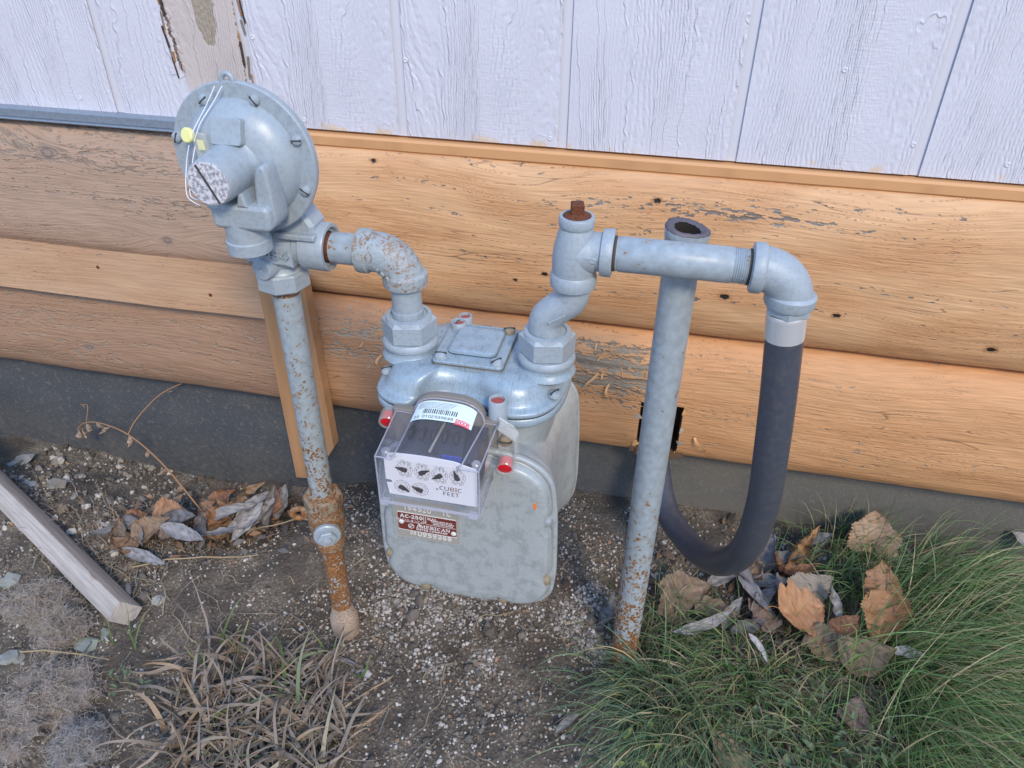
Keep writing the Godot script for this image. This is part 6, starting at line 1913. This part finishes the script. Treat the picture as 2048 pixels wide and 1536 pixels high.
func grass() -> void:
	# each tuft: place, direction its blades lean, spread, count, length, droop
	var tufts := [
		["fine green grass growing round the foot of the pipe post", 0.065, 0.350, Vector2(0.12, 0.5), 1.1, 300, 0.085, 0.05],
		["fine blue green grass at the left rim of the lawn", 0.070, 0.430, Vector2(-0.18, 0.6), 0.9, 460, 0.12, 0.06],
		["fine green grass below the hose bend among leaves", 0.170, 0.325, Vector2(-0.3, 0.5), 1.3, 420, 0.085, 0.05],
		["fine green grass in front of the leaf pile", 0.270, 0.345, Vector2(0.1, 0.6), 1.3, 420, 0.085, 0.05],
		["fine yellowish grass low in the middle of the lawn", 0.170, 0.400, Vector2(-0.2, 0.6), 1.3, 620, 0.12, 0.05],
		["long green grass streaming right from beside the olive leaf", 0.440, 0.300, Vector2(0.75, 0.45), 1.0, 1000, 0.19, 0.07],
		["long green grass at the right edge against the foundation", 0.520, 0.130, Vector2(0.9, 0.35), 1.0, 900, 0.17, 0.07],
		["thin green grass between the tan leaf and the folded brown leaf", 0.410, 0.120, Vector2(0.2, 0.5), 1.5, 420, 0.11, 0.05],
		["thin green grass sprouting along the foundation at the right", 0.375, 0.050, Vector2(0.0, 0.3), 1.6, 160, 0.10, 0.03],
		["long green grass flowing to the bottom right corner", 0.455, 0.380, Vector2(0.8, 0.6), 0.9, 1000, 0.19, 0.07],
		["long green grass at the right edge in the middle", 0.540, 0.240, Vector2(0.9, 0.3), 0.9, 900, 0.17, 0.07],
		["short mixed grass at the bottom of the lawn", 0.270, 0.450, Vector2(0.0, 0.6), 1.6, 560, 0.09, 0.04],
		["long dark grass at the lower left of the lawn", 0.105, 0.485, Vector2(-0.2, 0.7), 1.1, 480, 0.13, 0.06],
		["thin green grass around the folded brown leaf", 0.430, 0.210, Vector2(0.4, 0.3), 1.5, 420, 0.12, 0.05],
		["thin green grass behind the pipe post's foot", 0.085, 0.285, Vector2(0.3, 0.2), 1.6, 160, 0.08, 0.03],
		["short green grass right of the hose under the orange leaf", 0.330, 0.140, Vector2(0.2, 0.4), 1.5, 260, 0.09, 0.04],
		["green grass at the bottom edge right of the weeds", 0.400, 0.500, Vector2(0.5, 0.6), 1.2, 600, 0.15, 0.06],
	]
	var k := 0
	for q in tufts:
		rng.seed = 400 + k
		var st := ST()
		var spread: float = 0.045 if q[6] < 0.15 else 0.055
		for i in int(q[5] * (0.55 if k in [2, 3, 4, 7, 11, 13, 15] else 1.05)):
			var r := spread * sqrt(rng.randf()) * (2.0 if rng.randf() < 0.22 else 1.0)
			var a := rng.randf() * TAU
			var x: float = q[1] + r * cos(a) * 1.25
			var z: float = maxf(q[2] + r * sin(a), 0.035)
			var lean := (q[3] as Vector2).rotated(rng.randfn(0.0, 0.55) * q[4]) * rng.randf_range(0.35, 1.15)
			lean += Vector2(cos(a), sin(a)) * 0.25 * r / spread
			var l: float = q[6] * rng.randf_range(0.45, 1.15)
			var p := Vector3(x, ground_y(x, z) - 0.003, z)
			var d := Vector3(lean.x * 0.55, 1.0, lean.y * 0.55).normalized()
			var pts := []
			var bend := rng.randf_range(0.6, 1.9)
			var segs := 6
			for s in segs + 1:
				pts.append(p)
				var f := float(s) / segs
				d = (d + Vector3(lean.x * 0.30, -0.20 - 0.30 * f, lean.y * 0.30) * bend * 0.55 + Vector3(rng.randfn(0, 0.04), rng.randfn(0, 0.03), rng.randfn(0, 0.04))).normalized()
				p += d * l / segs
				var gy := ground_y(p.x, p.z) + 0.006
				if p.y < gy: p.y = gy
				if p.z < 0.012: p.z = 0.012
			var g := rng.randf()
			var c := Color(0.045, 0.110, 0.035).lerp(Color(0.145, 0.265, 0.080), pow(rng.randf(), 1.3))
			if k in [1, 12, 0]: c = c.lerp(Color(0.085, 0.150, 0.105), 0.6)
			if g < (0.19 if k != 4 else 0.34): c = Color(0.30, 0.28, 0.13).lerp(Color(0.38, 0.31, 0.20), rng.randf())
			elif g < 0.40: c = c.lerp(Color(0.22, 0.26, 0.11), rng.randf())
			var t := rng.randf_range(0.75, 1.3)
			c = Color(c.r * t, c.g * t, c.b * t)
			ribbon(st, pts, rng.randf_range(0.0010, 0.0019) if rng.randf() < 0.86 else rng.randf_range(0.0022, 0.0034), Vector3(rng.randfn(0, 0.5), 1, rng.randfn(0, 0.5) + 0.4), 0.15, c, c.lerp(Color(0.20, 0.22, 0.11), 0.3 * rng.randf()))
		top("grass_tuft", st, M.blade, q[0], "grass", "grass tufts at the right", "stuff")
		k += 1


func dead_grass() -> void:
	var t := thing("dead_grass_clump", "clump of curled dry grey brown grass blades at the bottom left", "dead grass", Vector3(-0.45, 0.0, 0.56))
	rng.seed = 700
	var rest := ST()
	for i in 620:
		var a := rng.randf() * TAU
		var r := pow(rng.randf(), 0.6)
		var x := -0.452 + 0.135 * r * cos(a)
		var z := 0.585 + 0.090 * r * sin(a)
		if i % 8 == 0:
			x = rng.randf_range(-0.62, -0.40)
			z = rng.randf_range(0.46, 0.52)
		var wide := i < 230
		var l := rng.randf_range(0.06, 0.150) if wide else rng.randf_range(0.05, 0.12)
		var p := Vector3(x, ground_y(x, z) + 0.002, z)
		var head := rng.randf() * TAU
		var d := Vector3(cos(head) * 0.8, rng.randf_range(0.4, 1.5), sin(head) * 0.8 + 0.15).normalized()
		var axis := d.cross(Vector3.UP).normalized().rotated(d, rng.randfn(0, 0.5))
		var total := rng.randf_range(0.8, 2.6) if rng.randf() < 0.58 else rng.randf_range(2.4, 5.0)
		var pts := []
		var segs := 13
		for s in segs + 1:
			pts.append(p)
			d = d.rotated(axis, -total / segs * (0.15 + 1.8 * pow(float(s) / segs, 1.4))).normalized()
			d = (d + Vector3(rng.randfn(0, 0.06), rng.randfn(0, 0.05), rng.randfn(0, 0.06))).normalized()
			p += d * l / segs
			var gy := ground_y(p.x, p.z) + 0.003 + 0.022 * fmod(i * 0.377, 1.0)
			if p.y < gy:
				p.y = lerpf(p.y, gy, 0.8)
				d.y = absf(d.y) * 0.5
			if p.y > gy + 0.085: d.y -= 0.25
		var c := Color(0.30, 0.24, 0.185).lerp(Color(0.18, 0.15, 0.13), rng.randf())
		var g := rng.randf()
		if g < 0.13: c = Color(0.31, 0.205, 0.12)
		elif g < 0.20: c = Color(0.36, 0.31, 0.20)
		elif g < 0.235: c = Color(0.10, 0.16, 0.06)
		elif g < 0.34: c = Color(0.09, 0.075, 0.065)
		var st := ST() if wide else rest
		ribbon(st, pts, rng.randf_range(0.0036, 0.0072) if wide else rng.randf_range(0.0014, 0.0034), Vector3(rng.randfn(0, 0.6), 1, rng.randfn(0, 0.6)), 0.12, c, c.lerp(Color(0.36, 0.285, 0.21), rng.randf() * 0.7), rng.randfn(0, 1.8))
		if wide:
			part("dry_blade", st, M.blade, t)
	var o := part("thin_blades", rest, M.blade, t)
	o.set_meta("kind", "stuff")
	# dead thatch low in the grass
	rng.seed = 712
	var thatch := ST()
	for i in 620:
		var x := rng.randf_range(0.02, 0.56)
		var z := rng.randf_range(0.26, 0.54) if x < 0.4 else rng.randf_range(0.06, 0.50)
		var a := rng.randf() * TAU
		var l := rng.randf_range(0.03, 0.09)
		var pts := []
		for s in 6:
			var q := Vector2(cos(a), sin(a)) * l * s / 5.0
			a += rng.randfn(0, 0.12)
			pts.append(Vector3(x + q.x, ground_y(x + q.x, z + q.y) + 0.004 + rng.randf_range(0.0, 0.012) + 0.014 * sin(PI * s / 5.0), z + q.y))
		var c := Color(0.26, 0.21, 0.13).lerp(Color(0.13, 0.11, 0.08), rng.randf())
		ribbon(thatch, pts, rng.randf_range(0.0012, 0.0036), Vector3(rng.randfn(0, 0.4), 1, rng.randfn(0, 0.4)), 0.3, c, c)
	top("grass_thatch", thatch, M.blade, "brown dead thatch lying low among the green grass", "dead grass", "", "stuff")
	# crumbled leaf bits in the hollow and under the hose
	rng.seed = 715
	var bits := ST()
	for i in 1100:
		var left := i < 700
		var x := rng.randfn(-0.74, 0.085) if left else rng.randfn(0.21, 0.085)
		var z := absf(rng.randfn(0.175, 0.075)) if left else absf(rng.randfn(0.215, 0.06))
		var head := rng.randf() * TAU
		var l := rng.randf_range(0.006, 0.022)
		var dv := Vector3(cos(head), rng.randfn(0, 0.25), sin(head))
		var p := Vector3(x, ground_y(x, z) + rng.randf_range(0.001, 0.022 if left else 0.012), z)
		var c := [Color(0.10, 0.065, 0.045), Color(0.17, 0.105, 0.065), Color(0.13, 0.12, 0.12), Color(0.24, 0.135, 0.075), Color(0.07, 0.055, 0.045)][i % 5] as Color
		ribbon(bits, [p - dv * l * 0.5, p + Vector3(0, l * 0.12, 0), p + dv * l * 0.5], l * rng.randf_range(0.25, 0.6), Vector3(rng.randfn(0, 0.5), 1, rng.randfn(0, 0.5)), 0.3, c, c, 0.0, 1)
	top("leaf_crumbs", bits, M.blade, "dark crumbled bits of dead leaf in the hollow and under the hose", "leaf litter", "", "stuff")
	# loose straws lying about
	rng.seed = 720
	var straws := ST()
	for i in 290:
		var x := rng.randf_range(-1.0, -0.42) if i < 110 else (rng.randf_range(-0.4, 0.0) if i < 150 else rng.randfn(-0.80, 0.07))
		var z := rng.randf_range(0.26, 0.72) if i < 150 else rng.randfn(0.32, 0.05)
		var a := rng.randf() * TAU
		var l := rng.randf_range(0.02, 0.09)
		var pts := []
		for s in 6:
			var q := Vector2(cos(a), sin(a)) * l * s / 5.0
			a += rng.randfn(0, 0.10)
			pts.append(Vector3(x + q.x, ground_y(x + q.x, z + q.y) + 0.004 + 0.006 * sin(PI * s / 5.0), z + q.y))
		var c := Color(0.36, 0.29, 0.19).lerp(Color(0.21, 0.19, 0.17), rng.randf())
		ribbon(straws, pts, rng.randf_range(0.0008, 0.0020), Vector3.UP, 0.3, c, c)
	top("loose_straw", straws, M.blade, "loose thin dry straws strewn over the soil", "straw", "", "stuff")
	for q in [["long pale straw lying from the dead grass to the lower left edge", Vector3(-0.86, 0.012, 0.545), Vector3(-0.72, 0.012, 0.53)], ["yellow grass stalk slanting across the hollow to the valve", Vector3(-0.655, 0.012, 0.230), Vector3(-0.455, 0.09, 0.285)], ["bent pale stalk at the right of the dead grass", Vector3(-0.365, 0.006, 0.545), Vector3(-0.30, 0.02, 0.47)], ["straight straw lying on the rim of the hollow", Vector3(-0.79, 0.018, 0.368), Vector3(-0.60, 0.016, 0.298)]]:
		var st := ST()
		var a: Vector3 = q[1]
		var b: Vector3 = q[2]
		var pts := []
		for s in 8:
			var w := a.lerp(b, s / 7.0)
			pts.append(Vector3(w.x, ground_y(w.x, w.z) + w.y + 0.006 * sin(PI * s / 7.0), w.z))
		for k in pts.size(): st.set_color(Color(0.40, 0.33, 0.21))
		tube(st, pts, [0.0013, 0.0013, 0.0012, 0.0012, 0.0011, 0.0010, 0.0009, 0.0006], 6)
		top("grass_stalk", st, M.straw, q[0], "straw")


func fluff() -> void:
	var list := [["pale grey brown tuft of fluff lying left of the plank's end", -0.895, 0.462, 0.050, 0.034], ["small grey fluff tuft just below the first by the plank", -0.822, 0.500, 0.034, 0.030], ["large mat of grey brown fluff at the bottom left edge", -0.760, 0.590, 0.055, 0.045], ["grey fluff mat in the bottom left corner of the picture", -0.795, 0.650, 0.060, 0.050], ["bluish grey fluff tuft at the bottom beside the dead grass", -0.675, 0.655, 0.032, 0.026]]
	var k := 0
	for q in list:
		rng.seed = 800 + k
		var t := thing("fluff_tuft", q[0], "fluff", Vector3(q[1], ground_y(q[1], q[2]), q[2]))
		var n := nz(810 + k, 3)
		var st := ST()
		var rings := []
		for j in range(0, 9):
			var a := PI / 2 * j / 8.4
			var ring := PackedVector3Array()
			for i in 36:
				var b := TAU * i / 36.0
				var d := Vector3(cos(a) * cos(b), sin(a), cos(a) * sin(b))
				var m := 1.0 + 0.85 * n.get_noise_3dv(d * 1.8) + 0.40 * n.get_noise_3dv(d * 5.0)
				var x: float = q[1] + d.x * q[3] * m
				var z: float = q[2] + d.z * q[4] * m
				ring.append(Vector3(x, ground_y(x, z) - 0.004 + d.y * 0.030 * m, z))
			rings.append(ring)
		loft(st, rings, false, true)
		part("mat", st, M.fluff, t)
		st = ST()
		for i in 4200:
			var b := rng.randf() * TAU
			var rr := sqrt(rng.randf())
			var d := Vector3(cos(b) * rr, sqrt(maxf(0.0, 1.0 - rr * rr)), sin(b) * rr)
			var m := (1.0 + 0.85 * n.get_noise_3dv(d * 1.8) + 0.40 * n.get_noise_3dv(d * 5.0)) * rng.randf_range(0.9, 1.12)
			var x: float = q[1] + d.x * q[3] * m
			var z: float = q[2] + d.z * q[4] * m
			var p := Vector3(x, ground_y(x, z) - 0.003 + d.y * 0.031 * m, z)
			var dir := Vector3(rng.randfn(), rng.randfn() * 0.5, rng.randfn()).normalized()
			var pts := []
			for s in 5:
				pts.append(p)
				dir = (dir + Vector3(rng.randfn(), rng.randfn() * 0.6, rng.randfn()) * 0.45).normalized()
				p += dir * 0.0034
			var c := Color(0.47, 0.40, 0.33).lerp(Color(0.29, 0.25, 0.215), rng.randf())
			if k == 4: c = c.lerp(Color(0.30, 0.30, 0.31), 0.6)
			ribbon(st, pts, 0.00055, Vector3(rng.randfn(), 1, rng.randfn()), 0.4, c, c)
		var o := part("fibres", st, M.blade, t)
		o.set_meta("kind", "stuff")
		k += 1


func plants() -> void:
	# the dry weed that leans over the hollow
	var t := thing("dry_weed", "dead branching weed stem with shrivelled leaves leaning over the hollow", "weed", Vector3(-0.745, -0.07, 0.20))
	var st := ST()
	var main := smoothed([Vector3(-0.742, -0.06, 0.205), Vector3(-0.80, -0.01, 0.178), Vector3(-0.885, 0.035, 0.135), Vector3(-0.965, 0.062, 0.105), Vector3(-1.04, 0.062, 0.085), Vector3(-1.085, 0.050, 0.080), Vector3(-1.10, 0.035, 0.085)], 5)
	var rr := []
	for k in main.size(): rr.append(lerpf(0.0020, 0.0008, float(k) / main.size()))
	tube(st, main, rr, 7)
	part("stem", st, M.straw_dark, t)
	st = ST()
	tube(st, smoothed([main[15], Vector3(-0.955, 0.085, 0.08), Vector3(-0.915, 0.125, 0.045), Vector3(-0.86, 0.150, 0.020)], 4), [0.0011], 6)
	part("side_stem", st, M.straw_dark, t)
	st = ST()
	tube(st, smoothed([main[24], Vector3(-1.07, 0.088, 0.07), Vector3(-1.095, 0.08, 0.06)], 4), [0.0009], 6)
	part("side_stem", st, M.straw_dark, t)
	rng.seed = 900
	var spots := [main[7], main[9], main[12], main[15], main[18], main[21], main[24], main[27], main[29], Vector3(-0.865, 0.148, 0.022), Vector3(-0.90, 0.130, 0.04), Vector3(-1.09, 0.085, 0.062)]
	for k in spots.size():
		var l := rng.randf_range(0.024, 0.046) if k < 9 else rng.randf_range(0.008, 0.014)
		var b := Basis(Vector3.UP, rng.randf() * TAU) * Basis(Vector3(0, 0, 1), -1.2 + rng.randfn(0, 0.3))
		put("shrivelled_leaf", leaf_mesh(l, l * 0.5, 1, 2.0, 1.1, 0.3, Color(0.40, 0.31, 0.24), Color(0.27, 0.21, 0.17), 910 + k), M.leaf, t, Transform3D(b, spots[k] - t.position))
	# low dry seed stems by the plank
	t = thing("dry_seed_stems", "low tangle of brown dry seed stems behind the plank", "weed", Vector3(-0.93, -0.02, 0.28))
	st = ST()
	rng.seed = 930
	for i in 60:
		var x := rng.randf_range(-1.0, -0.80)
		var z := rng.randf_range(0.18, 0.36)
		var p := Vector3(x, ground_y(x, z), z)
		var d := Vector3(rng.randfn(0, 1), rng.randf_range(0.2, 0.9), rng.randfn(0, 0.6)).normalized()
		var pts := []
		for s in 9:
			pts.append(p)
			p += d * rng.randf_range(0.006, 0.012)
			d = (d + Vector3(rng.randfn(0, 0.25), rng.randfn(0, 0.2) - 0.12, rng.randfn(0, 0.25))).normalized()
			if i % 2 == 0:
				for e in 2:
					ribbon(st, [p, p + Vector3(rng.randfn(), rng.randfn(), rng.randfn()).normalized() * 0.005], 0.0016, Vector3.UP, 0.5, Color(0.33, 0.25, 0.17), Color(0.27, 0.21, 0.15))
		var c := Color(0.34, 0.25, 0.17).lerp(Color(0.23, 0.18, 0.14), rng.randf())
		ribbon(st, pts, 0.0011, Vector3(0, 1, 0.3), 0.4, c, c)
	var o := part("stems", st, M.blade, t)
	o.set_meta("kind", "stuff")
	# broad-leaved weeds low in the grass, and sprouts among the dead blades
	for q in [["low broad-leaved green weed at the bottom of the lawn", 0.235, 0.470, 30, 0.020, 0.045], ["small-leaved green weed near the purple brown leaf", 0.315, 0.450, 46, 0.012, 0.04], ["pale green weed at the bottom right of the lawn", 0.375, 0.455, 22, 0.017, 0.05], ["yellow green broad leaf weed at the bottom left of the lawn", 0.075, 0.520, 9, 0.020, 0.030], ["tiny green weed beside the large mat of fluff", -0.665, 0.560, 9, 0.014, 0.014], ["grey green weed between the orange lobed leaf and bottom edge", 0.245, 0.405, 18, 0.018, 0.045]]:
		t = thing("green_weed", q[0], "weed", Vector3(q[1], ground_y(q[1], q[2]), q[2]))
		rng.seed = int(q[1] * 1000.0) + 2000
		var stems := ST()
		var fol := ST()
		for i in q[3]:
			var a := rng.randf() * TAU
			var r: float = q[5] * sqrt(rng.randf())
			var x: float = q[1] + r * cos(a) * 1.4
			var z: float = q[2] + r * sin(a)
			var h := rng.randf_range(0.012, 0.045)
			var top_at := Vector3(x + rng.randfn(0, 0.006), ground_y(x, z) + h, z + rng.randfn(0, 0.006))
			ribbon(stems, [Vector3(x, ground_y(x, z), z), top_at], 0.0010, Vector3(0, 0, 1), 0.7, Color(0.10, 0.14, 0.06), Color(0.10, 0.16, 0.06))
			var c := Color(0.065, 0.11, 0.05).lerp(Color(0.11, 0.155, 0.085), rng.randf())
			if "yellow" in q[0]: c = c.lerp(Color(0.30, 0.38, 0.08), 0.6)
			var lm := leaf_mesh(q[4] * rng.randf_range(0.6, 1.1), q[4] * 0.42, 1, 0.5, 0.3, 0.2, c, Color(c.r * 1.25, c.g * 1.2, c.b * 1.2), 2100 + i)
			fol.append_from(lm, 0, Transform3D(Basis(Vector3.UP, rng.randf() * TAU) * Basis(Vector3(0, 0, 1), rng.randf_range(-0.2, 0.7)), top_at))
		part("stem", stems, M.blade, t).set_meta("kind", "stuff")
		var fo := put("foliage", fol.commit(), M.leaf, t)
		fo.set_meta("kind", "stuff")
	st = ST()
	rng.seed = 960
	for q in [[-0.415, 0.445, 0.06], [-0.40, 0.455, 0.045], [-0.50, 0.475, 0.05], [-0.545, 0.47, 0.05], [-0.57, 0.455, 0.04], [-0.35, 0.47, 0.055], [-0.585, 0.50, 0.05], [-0.72, 0.485, 0.075], [-0.70, 0.50, 0.08], [-0.735, 0.50, 0.07]]:
		for e in 2:
			var p := Vector3(q[0], ground_y(q[0], q[1]), q[1])
			var d := Vector3(rng.randfn(0, 0.3), 1, rng.randfn(0, 0.3)).normalized()
			var pts := []
			for s in 7:
				pts.append(p)
				p += d * q[2] / 6.0
				d = (d + Vector3(rng.randfn(0, 0.15), -0.06, rng.randfn(0, 0.15))).normalized()
			ribbon(st, pts, 0.0045 if q[0] > -0.7 else 0.002, Vector3(0.3, 0.3, 1), 0.2, Color(0.10, 0.18, 0.06), Color(0.24, 0.24, 0.11))
	top("green_sprout", st, M.blade, "few fresh green sprouts among the dead grass blades", "grass", "", "stuff")


func lumber() -> void:
	# weathered length of timber lying from the left edge
	var b := Vector3(-0.740, 0.022, 0.458)
	var a := Vector3(-1.62, 0.050, 0.020)
	var y := (b - a).normalized()
	var up := Vector3.UP.rotated(y, -0.86)
	var x := y.cross(up).normalized()
	var f := Transform3D(Basis(x, y, x.cross(y)), b)
	var st := ST()
	var l := a.distance_to(b)
	var poly := PackedVector2Array([Vector2(-0.021, -0.017), Vector2(0.021, -0.017), Vector2(0.021, 0.017), Vector2(-0.021, 0.017)])
	var rings := []
	var o2 := roundrect(-0.0185, -0.0165, 0.0185, 0.0165, 0.0018, 2)
	for k in 41:
		var t := -l + l * k / 40.0
		var ring := PackedVector3Array()
		for p in o2: ring.append(f * Vector3(p.x + 0.0006 * M_noise.get_noise_2d(t * 20.0, p.y * 90.0), t - (0.006 * p.x / 0.021 if k == 40 else 0.0), p.y + 0.0006 * M_noise.get_noise_2d(t * 17.0, p.x * 90.0)))
		rings.append(ring)
	loft(st, rings, true, true, 0.5, false)
	top("timber_length", st, M.grey_wood, "grey weathered length of squared timber lying on the soil at the left", "timber")


func _ready() -> void:
	rng.seed = 1
	var cam := Camera3D.new()
	cam.name = "camera"
	cam.fov = 53.02
	cam.near = 0.05
	cam.far = 300.0
	cam.transform = Transform3D(Basis(Vector3(0.97734, 0.0089, -0.2115), Vector3(-0.12799, 0.82066, -0.5569), Vector3(0.16861, 0.57135, 0.8032)), Vector3(0, 1.0, 1.09))
	add_child(cam)
	cam.current = true
	var env := Environment.new()
	env.background_mode = Environment.BG_SKY
	var sky := Sky.new()
	var sm_ := ProceduralSkyMaterial.new()
	sm_.sky_top_color = Color(0.48, 0.68, 0.93)
	sm_.sky_horizon_color = Color(0.88, 0.88, 0.90)
	sm_.sky_curve = 0.22
	sm_.ground_bottom_color = Color(0.40, 0.37, 0.33)
	sm_.ground_horizon_color = Color(0.62, 0.60, 0.57)
	sm_.sky_energy_multiplier = 1.0
	sky.sky_material = sm_
	env.sky = sky
	env.tonemap_mode = Environment.TONE_MAPPER_LINEAR
	env.tonemap_exposure = 1.76
	env.sdfgi_enabled = true
	env.ssao_enabled = true
	env.ssil_enabled = true
	var we := WorldEnvironment.new()
	we.name = "environment"
	we.environment = env
	add_child(we)
	var sun := DirectionalLight3D.new()
	sun.name = "sun"
	sun.light_color = Color(1.0, 0.93, 0.82)
	sun.light_energy = 0.5
	sun.light_angular_distance = 12.0
	sun.shadow_enabled = true
	sun.sky_mode = DirectionalLight3D.SKY_MODE_LIGHT_ONLY
	add_child(sun)
	sun.look_at_from_position(Vector3(0.75, 1.25, 1.3), Vector3.ZERO)

	materials()
	mat("rot_dark", Color(0.26, 0.22, 0.20), 0.9)
	mat("grime", Color(0.42, 0.39, 0.345), 0.9)
	mat("thread", Color(0.30, 0.27, 0.24), 0.8)
	mat("rot_brown", Color(0.40, 0.31, 0.24), 0.9)
	mat("rot_tan", Color(0.62, 0.47, 0.34), 0.8)
	mat("rot_grey", Color(0.50, 0.46, 0.43), 0.85)
	mat("flake", Color(0.82, 0.63, 0.42), 0.65)
	mat("flake_grey", Color(0.66, 0.60, 0.54), 0.75)
	mat("fluff", Color(0.50, 0.465, 0.445), 1.0)
	mat("straw", Color(0.66, 0.58, 0.44), 0.7)
	mat("straw_dark", Color(0.62, 0.47, 0.33), 0.7)
	mat("worn_cap", Color.WHITE, 0.6, 0.0, painted(256, 256, func(u: float, v: float) -> Color:
		var a: float = M_noise.get_noise_2d(u * 13.0, v * 13.0) + 0.7 * M_noise.get_noise_2d(u * 60.0, v * 60.0)
		var c := mixc(Color(0.56, 0.57, 0.60), Color(0.84, 0.835, 0.86), sm(-0.30, 0.2, a))
		c.a = 0.5 + 0.4 * a
		return c), 0.03, 14.0)
	ground()
	house()
	riser()
	regulator()
	inlet()
	meter()
	outlet()
	hose()
	post()
	lumber()
	stones()
	leaves()
	fluff()
	plants()
	dead_grass()
	grass()
